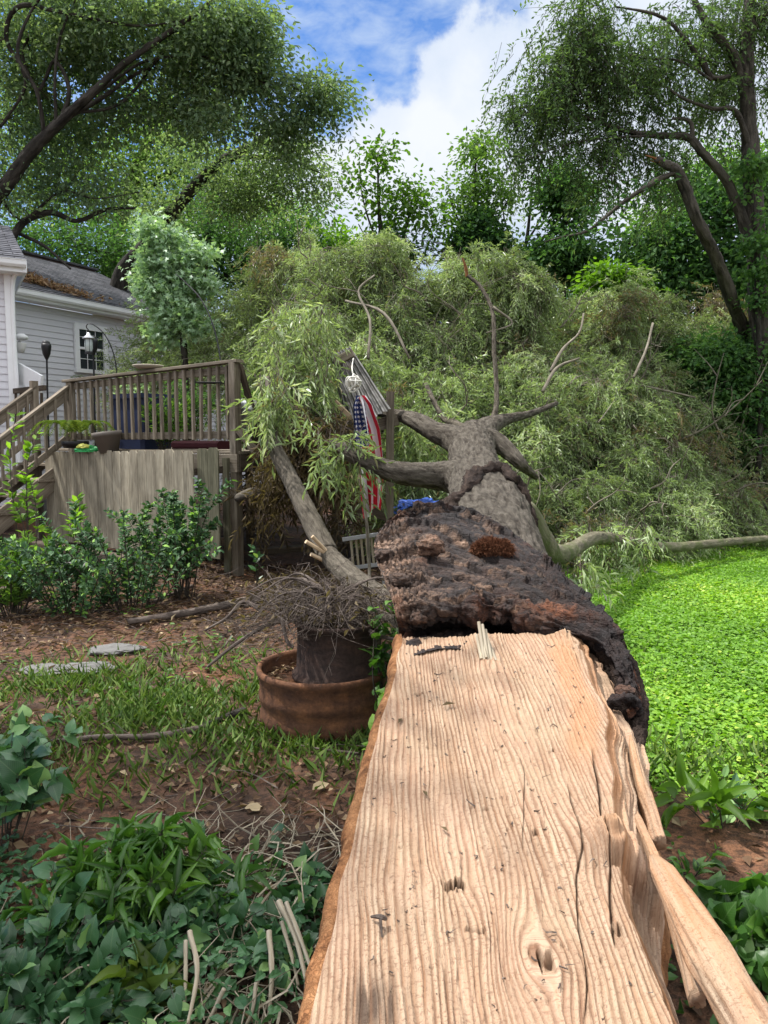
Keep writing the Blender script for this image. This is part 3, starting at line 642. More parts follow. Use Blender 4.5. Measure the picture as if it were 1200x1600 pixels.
    # rows of split growth rings along the left rim
    left = sm(1.2, .15, uu); h += left * .006 * np.sign(np.sin(uu * 55 + fine * 4 + vv * 2)) * sm(1.5, 2.5, vv)
    P = P + N * h[..., None]
    tan = left * sm(1.6, 2.3, vv) * sm(5.6, 4.0, vv) * np.clip(.85 + 1.2 * big + .5 * fine, 0, 1)
    tan = np.maximum(tan, .65 * lipz * sm(3.2, 1.2, uu) * np.clip(.5 + 2 * lay, 0, 1))
    tan = np.maximum(tan, .8 * np.exp(-((uu - 1.1) / .28) ** 2 - ((vv - 3.9) / .35) ** 2))
    tan = np.maximum(tan, .34 * sm(3.0, 1.2, uu) * sm(2.0, 2.6, vv) * sm(4.8, 3.4, vv) * np.clip(.4 + 2.5 * st, 0, 1))
    tan = np.maximum(tan, .8 * brk * sm(3.6, 1.4, uu) * (hB > .35) * sm(1.7, 2.2, vv) * sm(5.6, 5.0, vv))
    tan = np.clip(tan * (.45 + 1.0 * hB) + .25 * (hC > .8) * (hB > .55) * sm(4.5, 2.5, uu), 0, 1) * cB ** .5
    org = .75 * np.exp(-((uu - 3.0) / .7) ** 2 - ((vv - 2.6) / .4) ** 2) * np.clip(.5 + 2 * big, 0, 1)
    org = np.maximum(org, .7 * np.exp(-((uu - 4.95) / .12) ** 2) * np.clip(.4 + 2 * fine, 0, 1))
    org = np.maximum(org, .45 * np.clip(big * 3 - .6, 0, 1))
    global ROTP; ROTP = P
    return MB().add(P.reshape(-1, 3), grid_faces(nv, nu), tan=tan.ravel(), orange=org.ravel()).build('rotten_break', MW['rot'], ft, smooth=True)
rot = build_rot()
def on_rot(px, py, out=.0):          # the point of the torn surface nearest a line of sight, moved out a little
    d = nrm(ray(px, py)); q = ROTP.reshape(-1, 3) - [0, 0, CAMZ]; tt = q @ d; e = np.linalg.norm(q - tt[:, None] * d, axis=1)
    c = np.where(e < max(.012, e.min() * 1.2))[0]; k = c[tt[c].argmin()]; return ROTP.reshape(-1, 3)[k] + np.array([0, -.5, .85]) * out
# broken lumps: the tan block, rim rolls and the hole at the right
def lump(mb, c, r, seed, amp=.35, tan=0.0, og=0.0, n=26, sc=1.0):
    th, ph = np.meshgrid(np.linspace(0, 2 * math.pi, n * 2, endpoint=False), np.linspace(0, math.pi, n))
    d = np.stack([np.sin(ph) * np.cos(th), np.sin(ph) * np.sin(th), np.cos(ph)], -1).reshape(-1, 3)
    rr = 1 + amp * fbm(d * 1.6 * sc + seed, 4) + amp * .5 * np.floor(fbm(d * 2.2 + seed + 5, 2) * 5) / 5 + amp * .3 * fbm(d * 7 + seed, 3)
    V = np.asarray(c) + d * np.asarray(r) * rr[:, None]
    i = np.arange(n - 1)[:, None] * 2 * n; j = np.arange(2 * n)[None]; j2 = (j + 1) % (2 * n)
    F = np.stack([i + j, i + j2, i + 2 * n + j2, i + 2 * n + j], -1).reshape(-1, 4)
    mb.add(V, F, tan=np.full(len(V), tan), orange=np.full(len(V), og), bc=V * 1.0)
mb = MB(); lump(mb, on_rot(672, 858, .03), (.055, .05, .05), 1.0, .5, .95, .15); mb.build('wood_chunk', MW['rot'], rot, smooth=True)
for i, (px, py, Yd, r, tn, og) in enumerate([(628, 905, 3.0, .040, .5, 0), (650, 968, 2.84, .032, .4, .1), (600, 862, 3.35, .040, .3, 0), (965, 985, 2.8, .028, 0, 0), (975, 1075, 2.56, .032, .3, .2)]):
    mb = MB(); lump(mb, on_rot(px, py, -.005), (r, r, r * .75), 10.0 + i * 3.7, .45, tn, og); mb.build('rotten_lump', MW['rot'], rot, smooth=True)
mb = MB(); hc = W(976, 1118, 2.42)
ring = [hc + np.array([math.cos(a) * .052, .02 - .02 * math.sin(a), math.sin(a) * .058]) for a in np.linspace(0, 2 * math.pi, 15)]
tube(mb, ring, [.013 + .006 * math.sin(3 * k) for k in range(15)], 16, n=110, rough=.8, rscale=5, cap=False, fur=.006); mb.build('knot_hole_rim', MW['rot'], rot, smooth=True)
mb = MB(); lump(mb, hc + np.array([0, .05, 0]), (.056, .03, .056), 77.0, .15, 0, 0); mb.build('knot_hole', MW['rotbark'], rot, smooth=True)
for pts in ([(925, 990, 2.84, .045), (962, 1030, 2.74, .05), (985, 1080, 2.6, .042), (996, 1125, 2.46, .03), (992, 1160, 2.36, .024), (982, 1185, 2.28, .015)],
            [(865, 905, 3.6, .05), (900, 950, 3.3, .055), (930, 990, 2.98, .055), (960, 1020, 2.8, .045)]):
    mb = MB(); pxtube(mb, pts, 28, n=110, rough=.28, rscale=5, fur=.010, furn=16); mb.build('bark_rim', MW['rotbark'], rot, smooth=True)
# fibrous rust-red tuft
tf = MB(); n = 6500; th = rng.uniform(0, 6.28, n); rr = np.sqrt(rng.random(n)) * .100; tc0 = on_rot(768, 858, .035)
q_ = np.sqrt(np.maximum(0, 1 - (rr / .100) ** 2)); wv = 1 + .35 * fbm(np.stack([np.cos(th) * 1.5, np.sin(th) * 1.5, th * 0], -1), 2)
A = tc0 + np.stack([rr * np.cos(th) * .95 * wv, rr * np.sin(th) * .62 * wv, .060 * q_ - .035 + .012 * fbm(np.stack([np.cos(th) * rr * 30, np.sin(th) * rr * 30, th * 0], -1), 2)], -1)
d = nrm(np.stack([np.cos(th) * rr / .100 * .5, np.sin(th) * rr / .100 * .4 - .15, q_ * .3], -1) + rng.normal(size=(n, 3)) * 1.5)
leaves(tf, A - d * .02, d, rdir(n), rng.uniform(.02, .05, n), .0013, 'narrow'); tf.build('fibre_tuft', MW['tuft'], rot)
mb = MB(); lump(mb, tc0 - np.array([0, -.01, .035]), (.08, .05, .055), 5.0, .35, 0, .6); mb.build('fibre_mat', MW['mat'], rot, smooth=True)

# trunk with its bark, the flap ring, the forked limbs
TR = [(800, 1040, 3.4, .20), (788, 935, 4.1, .24), (770, 866, 4.6, .245), (757, 812, 5.2, .235), (745, 752, 6.3, .218), (737, 706, 7.2, .205), (740, 684, 7.8, .165), (743, 672, 8.15, .08)]
mb = MB(); pxtube(mb, TR, 96, n=200, rough=.05, rscale=2, fur=.018, furn=12); trunk = mb.build('trunk', MB_['trunk'], ft, smooth=True)
# thick outer bark sleeve torn open above the break
def sleeve():
    Q = spline(np.array([[*W(*p[:3]), p[3]] for p in TR]), 200); C, r = Q[:, :3], Q[:, 3]
    tg = nrm(np.gradient(C, axis=0)); i0, i1 = 26, 92
    side = nrm(np.cross(tg, [0, 0, 1.0])); up = np.cross(side, tg); seg = 120; V = []; bc = []
    th = np.linspace(-1.0, 1.0, seg) * 1.9 + .22     # measured from straight up, to the right
    for a in np.linspace(0, 1, 110):
        k = i0 + (i1 - i0) * a * (1 - .12 * np.abs(th - .25) - .42 * np.clip(-th - .1, 0, 2) + .03 * vn(np.stack([th * 5, th * 0, th * 0], -1)))
        kk = np.clip(k, 0, 198.9); f = kk.astype(int); u = (kk - f)[:, None]
        c = C[f] * (1 - u) + C[f + 1] * u; rr = (r[f] * (1 - u[:, 0]) + r[f + 1] * u[:, 0])
        lift = .040 + .035 * a ** 3 + .02 * np.clip(-th, 0, 1) * a
        lift = lift * (1 if a < .985 else .2)
        tt_ = np.stack([rr * np.sin(th) * 1.0, rr * np.cos(th), kk * .03], -1)
        nz = fbm(tt_ * np.array([26, 26, 5]) + 2, 4); rr2 = rr * 1.01 + lift + .014 * (1 - np.abs(nz) * 2.5) + .02 * a * fbm(tt_ * 6, 2)
        V.append(c + side[f] * (np.sin(th) * rr2)[:, None] + up[f] * (np.cos(th) * rr2)[:, None]); bc.append(tt_)
    V = np.array(V); m0 = MB().add(V.reshape(-1, 3), grid_faces(110, seg), bc=np.array(bc).reshape(-1, 3)); m0.build('bark_sleeve', MB_['trunk'], trunk, smooth=True)
    rim = V[-3, ::4]; mm = MB(); rr_ = np.interp(np.linspace(-1.9, 1.9, len(rim)), [-1.9, -1.2, 0, 1, 1.9], [.06, .06, .042, .02, .01])
    tube(mm, rim + np.array([0, 0, .012]), rr_ * (.75 + .7 * vn(np.stack([np.arange(len(rim)) * .45, rr_ * 0, rr_ * 0 + 3], -1))).clip(.3, 1.6), 22, n=160, rough=.8, rscale=6, fur=.010, furn=12, flat=.6); mm.build('torn_bark_rim', MW['rotbark'], trunk, smooth=True)
sleeve()
LIMBS = [
 [(742, 768, 6.1, .15), (722, 750, 6.35, .15), (695, 744, 6.45, .122), (660, 742, 6.42, .10), (615, 737, 6.35, .085), (575, 722, 6.35, .066), (546, 708, 6.4, .055), (522, 690, 6.6, .03)],
 [(738, 722, 7.0, .17), (724, 696, 7.35, .15), (706, 684, 7.55, .122), (680, 675, 7.7, .10), (650, 658, 8.0, .085), (620, 648, 8.4, .055), (585, 640, 8.8, .045), (540, 600, 9.3, .035), (500, 540, 9.8, .025)],
 [(740, 708, 7.3, .17), (752, 680, 7.85, .145), (768, 665, 8.3, .10), (795, 654, 8.8, .055), (830, 646, 9.3, .035), (870, 630, 10.0, .02)],
 [(742, 706, 7.3, .15), (758, 690, 7.5, .125), (776, 692, 7.5, .095), (795, 706, 7.4, .075), (815, 726, 7.3, .05), (838, 746, 7.5, .022)],
 [(752, 668, 8.4, .08), (772, 650, 8.5, .03), (776, 610, 8.7, .020), (772, 550, 8.9, .019), (770, 490, 9.1, .017), (752, 450, 9.3, .015), (730, 430, 9.4, .013)],
 [(735, 680, 8.0, .06), (712, 662, 8.3, .035), (690, 650, 8.7, .025), (665, 600, 9.3, .02)],
]
for L_ in LIMBS:
    mb = MB(); pxtube(mb, L_, 44, rough=.10, rscale=2.5, fur=.009, furn=9, n=len(L_) * 12, seed=L_[0][0] * .01); mb.build('limb', MB_['limb' if L_[0][3] < .1 else 'trunk'], ft, smooth=True)
L6 = [(762, 812, 5.35, 0.0780), (800, 796, 5.5, 0.0975), (820, 806, 5.55, 0.1053), (838, 838, 5.6, 0.1053), (858, 864, 5.85, 0.0897), (880, 866, 6.2, 0.0741), (900, 856, 6.7, 0.0663), (925, 842, 7.3, 0.0624), (955, 842, 7.9, 0.0663), (990, 850, 8.3, 0.0663), (1040, 856, 8.8, 0.0585), (1100, 851, 9.4, 0.0515), (1160, 845, 10.0, 0.0468), (1240, 838, 10.8, 0.0390), (1330, 830, 12.0, 0.0234)]
mb = MB(); pxtube(mb, L6, 36, rough=.12, rscale=2.5, fur=.005, n=160); mb.build('limb', MB_['mossy'], ft, smooth=True)

# the crown: a bank of wilted sprays on bare branches
KX = np.array([200, 250, 300, 350, 420, 470, 560, 640, 720, 760, 850, 930, 1000, 1100, 1200, 1300])
TOPY = np.array([520, 485, 474, 458, 432, 434, 444, 450, 464, 458, 470, 486, 500, 515, 545, 560])
BASEY = np.array([12.2, 11.9, 11.4, 10.8, 10.0, 9.6, 9.0, 8.9, 8.9, 9.0, 9.0, 9.3, 9.7, 10.6, 11.4, 12.2])
def brush_pt(px, h, back=0.0):
    yb = np.interp(px, KX, BASEY); yt = yb + 3.6; Yd = yb + (yt - yb) * h ** 1.1
    out = []
    for p, hh, y, yt_ in zip(px, h, Yd, yt):
        top = W(p, np.interp(p, KX, TOPY) + 18, yt_)[2]
        top += .28 * float(fbm(np.array([[p * .013, 2.2, 0]]), 3)[0])
        q = W(p, 600, y); q[2] = .15 + (top - .15) * hh; q[1] += 0; out.append(q)
    out = np.array(out); s = (out[:, 1] + back) / out[:, 1]; out[:, :2] *= s[:, None]; return out
def sprays(mb, O, D, L, nl, ln, wd, tint, kind='narrow', stem=None, droop=.35):
    n = len(O); D = nrm(D); k = np.arange(nl) / (nl - 1.0)
    side = nrm(np.cross(D, rng.normal(size=(n, 3))))
    P = O[:, None] + D[:, None] * (L[:, None] * k)[..., None]; P[..., 2] -= droop * L[:, None] * k ** 2
    sg = np.where(np.arange(nl) % 2 == 0, 1.0, -1.0)
    ld = D[:, None] * .75 + side[:, None] * sg[None, :, None] * .75 + rng.normal(size=(n, nl, 3)) * .38
    ld[..., 2] -= .38
    nn = rng.normal(size=(n, nl, 3)) * .7 + np.array([0, -.3, 1.0])
    m = n * nl
    leaves(mb, P.reshape(m, 3), ld.reshape(m, 3), nn.reshape(m, 3), rng.uniform(.75, 1.25, m) * ln, rng.uniform(.8, 1.2, m) * wd, kind, np.clip(np.repeat(tint, nl) + rng.normal(0, .12, m), 0, 1))
    if stem is not None:
        E = O + D * L[:, None]; E[:, 2] -= droop * L; twigs(stem, O - D * .12, E, .0035, sag=.04, bend=.03)
crown = MB(); ctw = MB(); cbr = MB()
def brush(n, h0, h1, px0, px1, back, per, tint0, rad=.55, seed=0, gap=-.9):
    px = rng.uniform(px0, px1, n); h = rng.uniform(h0, h1, n); C = brush_pt(px, h)
    C = C * 1.0; s = (C[:, 1] + rng.uniform(back[0], back[1], n)) / C[:, 1]; C[:, :2] *= s[:, None]
    keep = (fbm(C * .9 + seed, 2) > gap) & ~((px < 600) & (h < .36)); C = C[keep]; n = len(C)
    tn = np.clip(tint0 + .34 * fbm(C * .8 + 4, 3) + rng.normal(0, .10, n), .05, 1)
    brown = rng.random(n) < .05; tn[brown] = .06
    K = rng.integers(per[0], per[1], n); idx = np.repeat(np.arange(n), K); m = len(idx)
    of = rng.normal(size=(m, 3)) * np.array([rad, rad * .8, rad * .62]); O = C[idx] + of * .8
    axis = nrm(rng.normal(size=(n, 3)) + np.array([0, -.8, .3]))
    D = nrm(axis[idx] * .9 + of / rad * .5 + rng.normal(size=(m, 3)) * .35 + np.array([0, 0, -.25]))
    O[:, 2] = np.maximum(O[:, 2], .08)
    sprays(crown, O, D, rng.uniform(.18, .42, m), 15, .086, .0175, tn[idx], 'narrow', ctw)
    return C
cent = brush(430, 0.0, .97, 395, 1290, (.1, .9), (12, 22), .50, .42, gap=-.15)
def bough(A, T_, K, tint):                # one leafy branch: bare pale wood inside, drooping sprays towards the tip
    d = T_ - A; L_ = np.linalg.norm(d); sdv_ = nrm(np.cross(d, rng.normal(size=3))); P = [A, A + d * .35 + sdv_ * rng.normal() * .09 * L_ + [0, 0, .05 * L_], A + d * .7 + sdv_ * rng.normal() * .10 * L_ + [0, 0, .04 * L_], T_]
    r0 = .005 + .0045 * L_; C = tube(cbr, P, [r0, r0 * .7, r0 * .45, r0 * .12], 7, n=22, rough=.25); O = []; DD = []
    for _ in range(int(5 + L_ * 4)):
        i = rng.integers(5, 21); q = C[i]; t_ = nrm(C[i + 1] - C[i]) if i < 21 else nrm(d); e = q + nrm(t_ * .8 + rng.normal(size=3) * .75 + [0, -.15, -.1]) * L_ * rng.uniform(.12, .36) * (1.2 - i / 30)
        m_ = (q + e) / 2 + rng.normal(size=3) * .03; B = tube(cbr, [q, m_, e], [r0 * .38, r0 * .25, r0 * .08], 5, n=8)
        n_ = rng.integers(7, 14); j = rng.integers(2, 8, n_); O.append(B[j] + rng.normal(size=(n_, 3)) * .05); DD.append(nrm(nrm(e - q) * .8 + rng.normal(size=(n_, 3)) * .55 + [0, 0, -.45]))
    O = np.concatenate(O); DD = np.concatenate(DD); sprays(crown, O, DD, rng.uniform(.16, .40, len(O)), 15, .082, .0165, np.clip(tint + rng.normal(0, .06, len(O)), 0, 1), 'narrow', ctw, droop=.5)
for k_ in range(310):
    p_ = rng.uniform(400, 1280); h_ = rng.uniform(.03, 1.0) ** .85 if k_ < 240 else rng.uniform(.86, 1.0); T_ = brush_pt(np.array([p_]), np.array([h_]))[0]; s_ = (T_[1] + rng.uniform(-.75, .1)) / T_[1]; T_[:2] *= s_; T_[2] = max(.1, T_[2] + (rng.uniform(-.1, .85) if h_ > .85 else 0))
    A_ = T_ + np.array([rng.normal() * .9 - .25 * (p_ - 760) / 400, rng.uniform(.5, 1.8), rng.uniform(-1.1, .3)]); A_[2] = max(A_[2], .1)
    if p_ < 600 and h_ < .36: continue
    bough(A_, T_, 0, .08 if rng.random() < .06 else np.clip(rng.normal(.58, .17), .15, 1))
brush(420, 0.0, .98, 380, 1290, (.8, 2.4), (10, 16), .42, .6, 3)
brush(120, .50, 1.0, 215, 430, (0, .8), (14, 24), .60, .42, 5)
brush(24, .9, 1.02, 400, 1250, (0, .8), (8, 14), .65, .35, 8)
# bare pale branches showing through the bank
n = 70; px = rng.uniform(410, 1250, n); h = rng.uniform(.12, .95, n); A = brush_pt(px, h); s = (A[:, 1] - rng.uniform(-.1, .8, n)) / A[:, 1]; A[:, :2] *= s[:, None]
for k in range(n):
    d = nrm(rng.normal(size=3) * np.array([1, .5, .9]) + np.array([.2, -.3, .5])); L_ = rng.uniform(.5, 1.6); sd_ = nrm(np.cross(d, [0, 1, 0.1]))
    b = A[k]; P = [b, b + d * L_ * .35 + sd_ * rng.normal() * .10 * L_, b + d * L_ * .7 + sd_ * rng.normal() * .15 * L_, b + d * L_]
    r0 = rng.uniform(.007, .02); C = tube(cbr, P, [r0, r0 * .75, r0 * .5, r0 * .2], 6, n=12, rough=.2)
    for _ in range(rng.integers(2, 5)):
        q = C[rng.integers(3, 11)]; e = q + nrm(d + rng.normal(size=3) * .9) * L_ * rng.uniform(.2, .45); tube(cbr, [q, (q + e) / 2 + rng.normal(size=3) * .04, e], [r0 * .5, r0 * .35, r0 * .12], 5, n=7)
for pts in ([(860, 580, 9.0, .02), (880, 545, 9.2, .017), (905, 520, 9.4, .013), (912, 490, 9.6, .012)], [(575, 560, 8.8, .02), (578, 500, 9.1, .016), (560, 455, 9.4, .012), (585, 430, 9.6, .01)], [(990, 590, 9.2, .018), (1010, 545, 9.5, .016), (1020, 505, 9.8, .015)],
            [(848, 612, 8.8, .022), (870, 575, 9.0, .018), (905, 560, 9.2, .012)], [(640, 560, 8.9, .014), (600, 490, 9.2, .02), (540, 470, 9.6, .014)], [(770, 480, 9.1, .02), (800, 505, 9.1, .012), (760, 520, 9.0, .008)],
            [(890, 600, 9.0, .008), (900, 590, 9.3, .006), (915, 585, 9.6, .003)], [(935, 660, 8.9, .008), (950, 640, 9.2, .006), (960, 625, 9.6, .003)]):
    pxtube(cbr, pts, 8, rough=.2)
fol = crown.build('crown', ML['brush'], ft); ctw.build('twigs', MB_['twig'], fol); cbr.build('branches', MB_['twig'], fol, smooth=True)
# brown wilted sprays hanging by the deck corner, green ones above them
dry = MB(); dtw = MB()
def hang(n, px0, px1, py0, py1, Y0, Y1, mbl, tint, ln=.11):
    O = np.array([W(rng.uniform(px0, px1), rng.uniform(py0, py1), rng.uniform(Y0, Y1)) for _ in range(n)])
    D = nrm(rng.normal(size=(n, 3)) * .55 + np.array([0, -.2, -.8])); sprays(mbl, O, D, rng.uniform(.2, .4, n), 13, ln, .02, np.clip(rng.normal(tint, .2, n), 0, 1), 'narrow', dtw)
hang(250, 430, 552, 655, 750, 7.5, 8.8, dry, .45); hang(50, 412, 455, 690, 780, 7.6, 8.6, dry, .4); hang(40, 430, 580, 770, 820, 7.6, 9.0, dry, .3); hang(40, 385, 415, 730, 810, 8.5, 9.0, dry, .5); hang(50, 400, 560, 890, 930, 6.6, 7.6, dry, .35); hang(90, 425, 480, 600, 700, 7.6, 8.6, dry, .6)
hc2 = MB(); hang(34, 500, 570, 675, 725, 6.2, 6.6, hc2, .5); hang(230, 430, 515, 545, 665, 7.8, 9.2, hc2, .6); hang(46, 405, 450, 585, 650, 6.9, 7.4, hc2, .6); hang(150, 440, 540, 640, 740, 7.6, 9.0, dry, .55); hang(60, 545, 600, 540, 600, 9.2, 9.6, hc2, .6); hang(240, 420, 515, 470, 590, 8.0, 10.0, hc2, .6); hang(60, 620, 700, 620, 690, 8.4, 9.4, hc2, .6); hang(70, 900, 1020, 820, 850, 7.8, 8.8, hc2, .6); hang(34, 870, 920, 880, 930, 5.6, 6.2, hc2, .55); hang(60, 600, 650, 770, 850, 8.4, 9.4, hc2, .5)
hang(130, 640, 720, 690, 800, 8.8, 10, hc2, .5)
dl = dry.build('dry_foliage', ML['dry'], ft); hc2.build('hanging_foliage', ML['brush'], ft); dtw.build('twigs', MB_['dead'], dl)

# the broken limb that props on the ground left of the log
bl = empty('broken_limb', W(600, 945, 5.4) * [1, 1, 0], 'grey broken limb slanting from the deck corner to the ground behind the planter', 'branch')
mb = MB(); pxtube(mb, [(418, 590, 7.9, .02), (421, 640, 7.5, .045), (428, 695, 7.15, .064), (452, 745, 6.9, .075), (482, 805, 6.55, .083), (512, 865, 6.2, .09)], 36, rough=.1, fur=.004, n=90); mb.build('upper_limb', MB_['limb'], bl, smooth=True)
mb = MB(); pxtube(mb, [(505, 858, 6.25, .075), (530, 885, 6.0, .085), (560, 912, 5.7, .09), (596, 940, 5.4, .10), (640, 985, 5.1, .11)], 36, rough=.1, fur=.004, n=70); mb.build('lower_limb', MB_['limb'], bl, smooth=True)
for (a, b, w) in [((515, 868), (478, 846), .05), ((520, 872), (488, 838), .03), ((514, 880), (486, 866), .035)]:
    mb = MB(); beam(mb, W(*a, 6.12), W(*b, 6.05), w, .03, None, .01); mb.build('splinter', MW['paleboard'], bl)
lg = MB(); pxtube(lg, [(560, 975, 5.3, .13), (600, 960, 5.1, .14), (650, 965, 4.9, .15), (700, 985, 4.8, .15)], 36, rough=.1, fur=.006, n=60)
tag(lg.build('log', MB_['limb'], origin=W(620, 965, 5.0), smooth=True), 'thick short grey log lying under the broken limb behind the planter', 'log')
st = MB(); pxtube(st, [(372, 778, 8.5, .05), (395, 770, 8.2, .06), (402, 772, 8.1, .05)], 20, rough=.1); s_ = st.build('branch_stub', MB_['limb'], origin=W(390, 772, 8.2), smooth=True); tag(s_, 'snapped branch stub with a bare end poking out beside the deck post', 'branch')

# ---------------------------------------------------------------- house
hs = empty('house', (-6.4, 14.5, 0), 'pale grey sided house with dark shingle roof behind the deck', 'house')
wd_ = nrm(np.array([.46, .888, 0])); wn = np.array([.888, -.46, 0])
E0 = W(22, 457, 14.0); EZ = E0[2]; E0 = E0 - wn * .28
def siding(mb, a, d, L, z0, z1, n, lap=.115):
    k = int(math.ceil((z1 - z0) / lap)); V = []; F = []
    for i in range(k):
        b = z0 + i * lap; c = b + lap
        pr = [(0.018, b), (0.018, b + .004), (0.002, c)]
        q = len(V)
        for off, z in ((.002, b), (.018, b), (.018, b + .006), (.003, c)):
            for s_ in (0, L): V.append(np.array([*(a[:2] + d[:2] * s_ + n[:2] * off), z]))
        F += [[q, q + 1, q + 3, q + 2], [q + 2, q + 3, q + 5, q + 4], [q + 4, q + 5, q + 7, q + 6]]
    mb.add(V, np.array(F))
a = np.array([E0[0], E0[1], 0]) - wd_ * 2.0
mb = MB(); siding(mb, a, wd_, 10.0, .3, EZ - .1, wn); mb.build('wall', MP['siding'], hs)
mb = MB(); beam(mb, a + wd_ * 5 + [0, 0, .2], a + wd_ * 5 - wd_ * 5 + [0, 0, .2], .3, .5, wn); mb.build('foundation', MP['stone'], hs)
# soffit, fascia, gutter, roof
f0 = a + wn * .30; f0[2] = EZ
mb = MB(); beam(mb, a + wn * .15 + [0, 0, EZ - .07], a + wn * .15 + wd_ * 10 + [0, 0, EZ - .07], .32, .03, wn); mb.build('soffit', MP['trim'], hs)
mb = MB(); beam(mb, f0, f0 + wd_ * 10, .03, .16, wn); mb.build('fascia', MP['trim'], hs)
def gutter(p, q, n):
    m = MB(); prof = [(0, -.05), (.06, -.055), (.085, -.02), (.09, .045), (.10, .05), (.098, .056), (.082, .05), (.075, -.01), (.01, -.04)]; V = []
    for e in (p, q):
        for u, z in prof: V.append(e + n * u + np.array([0, 0, z]))
    k = len(prof); F = [[i, i + 1, k + i + 1, k + i] for i in range(k - 1)]
    return m.add(V, [np.array(F), np.array([list(range(k)), list(range(2 * k - 1, k - 1, -1))])])
gutter(f0 + wn * .016 + [0, 0, .02], f0 + wn * .016 + wd_ * 10 + [0, 0, .02], wn).build('gutter', MP['trim'], hs)
m, t = mat('asphalt_shingles'); bc = t.attr('bc', 'Vector')
br = t.new('ShaderNodeTexBrick', {'Vector': bc, 'Scale': 1.0, 'Mortar Size': .006, 'Brick Width': .30, 'Row Height': .14, 'Color1': (.07, .072, .082), 'Color2': (.135, .135, .150), 'Mortar': (.014, .014, .016), 'Bias': 0.0}, offset=.5)
c = t.mix(.6, br.outputs[0], t.mix(1.0, br.outputs[0], t.ramp(t.noise(bc, 9, 6, .6), [(.3, .5), (.7, 1.7)]), 'MULTIPLY'))
finish(t, c, .9, t.bump(br.outputs['Fac'], -.6, .01), .15); M_SH = m
def roof(p, d, L, up, run, rise, name='roof'):
    m = MB(); V = []; bc = []; rows = int(run / .14)
    F = []
    for i in range(rows):
        u0, u1 = i / rows, (i + 1) / rows; q = len(V)
        for u, lift in ((u0, .0), (u0, .014), (u1, .002)):
            for s_ in (0, L):
                V.append(p + d * s_ + up * run * u + np.array([0, 0, rise * u + lift])); bc.append((s_, u * run, 0))
        F += [[q, q + 1, q + 3, q + 2], [q + 2, q + 3, q + 5, q + 4]]
    return m.add(V, np.array(F), bc=np.array(bc))
rp = f0 + wn * .05 + [0, 0, .06]
roof(rp, wd_, 7.2, -wn, 3.7, 1.62).build('roof', M_SH, hs)
mb = MB(); rt = rp - wn * 3.7 + [0, 0, 1.66]; beam(mb, rt, rt + wd_ * 7.2, .22, .05, wn); mb.build('ridge_cap', M_SH, hs)
# window in the side wall
w0 = E0 + wn * .02
def onw(px, py, out=.03): return RP(px, py, w0 + wn * out, wn)
tl, br_ = onw(119, 507), onw(166, 583); zt, zb = tl[2], br_[2]; wl, wr = tl.copy(), br_.copy()
win = MB(); tmid = lambda u, z: np.array([wl[0] + (wr[0] - wl[0]) * u, wl[1] + (wr[1] - wl[1]) * u, z])
beam(win, tmid(0, zb), tmid(0, zt), .11, .05, wd_); beam(win, tmid(1, zb), tmid(1, zt), .11, .05, wd_); beam(win, tmid(-.06, zt - .02), tmid(1.06, zt - .02), .055, .12, wn); beam(win, tmid(-.08, zb), tmid(1.08, zb), .08, .08, wn)
fr = win.build('window', MP['trim'], hs)
m, t = mat('window_glass'); finish(t, (.022, .028, .032, 1), .12, None, .35); MP['glass'] = m
gl = MB(); zm = (zt + zb) / 2
gl.add([tmid(.05, zb + .04) - wn * .012, tmid(.95, zb + .04) - wn * .012, tmid(.95, zt - .07) - wn * .012, tmid(.05, zt - .07) - wn * .012], np.array([[0, 1, 2, 3]])); gl.build('pane', MP['glass'], fr)
sa = MB(); beam(sa, tmid(.05, zm), tmid(.95, zm), .03, .05, wn)
for u in (.35, .65): beam(sa, tmid(u, zb), tmid(u, zt - .05), .014, .012, wd_)
for f_ in (.27, .75): beam(sa, tmid(.05, zb + (zt - zb) * f_), tmid(.95, zb + (zt - zb) * f_), .012, .014, wn)
sa.build('sash', MP['trim'], fr)
# the nearer wing at the left edge
cw = W(19, 600, 12.2); cw[2] = 0; w2 = nrm(np.array([-.50, .87, 0])); cd = np.array([-.87, -.50, 0]); cn = np.array([.50, -.87, 0]); wn2 = np.array([.87, .50, 0])
ez = W(30, 425, 12.2)[2]
mb = MB(); siding(mb, cw, cd, 4.0, .3, ez, cn); siding(mb, cw, w2, 2.0, .3, ez, wn2); mb.build('wing_wall', MP['siding'], hs)
mb = MB(); beam(mb, cw + [0, 0, .3], cw + [0, 0, ez], .11, .11, cd); mb.build('corner_trim', MP['trim'], hs)
eo = cw + cn * .3 + wn2 * .24; eo[2] = ez + .05
mb = MB(); beam(mb, eo, eo + cd * 5, .03, .18, cn); beam(mb, eo, eo + w2 * 3, .03, .18, wn2); mb.build('fascia', MP['trim'], hs)
mb = MB(); so_ = (eo + cd * 2.5 - cn * .15); so_[2] = ez - .03; beam(mb, so_ - cd * 2.5, so_ + cd * 2.5, .34, .03, cn); mb.build('soffit', MP['trim'], hs)
gutter(eo + cn * .016 + cd * 5 + [0, 0, .03], eo + cn * .016 + [0, 0, .03], cn).build('gutter', MP['trim'], hs)
roof(eo + cn * .05 + [0, 0, .09], cd, 5.0, -cn, 2.6, 1.1).build('roof', M_SH, hs)
mb = MB(); e1 = eo + np.array([0, 0, -.05]) - cn * .1; dp = cw + cn * .06 + wn2 * .06; tube(mb, [e1 - wn2 * .05, dp + [0, 0, ez - .28], dp + [0, 0, 2.0], dp + [0, 0, .3]], .035, 8, n=20); mb.build('downspout', MP['trim'], hs)
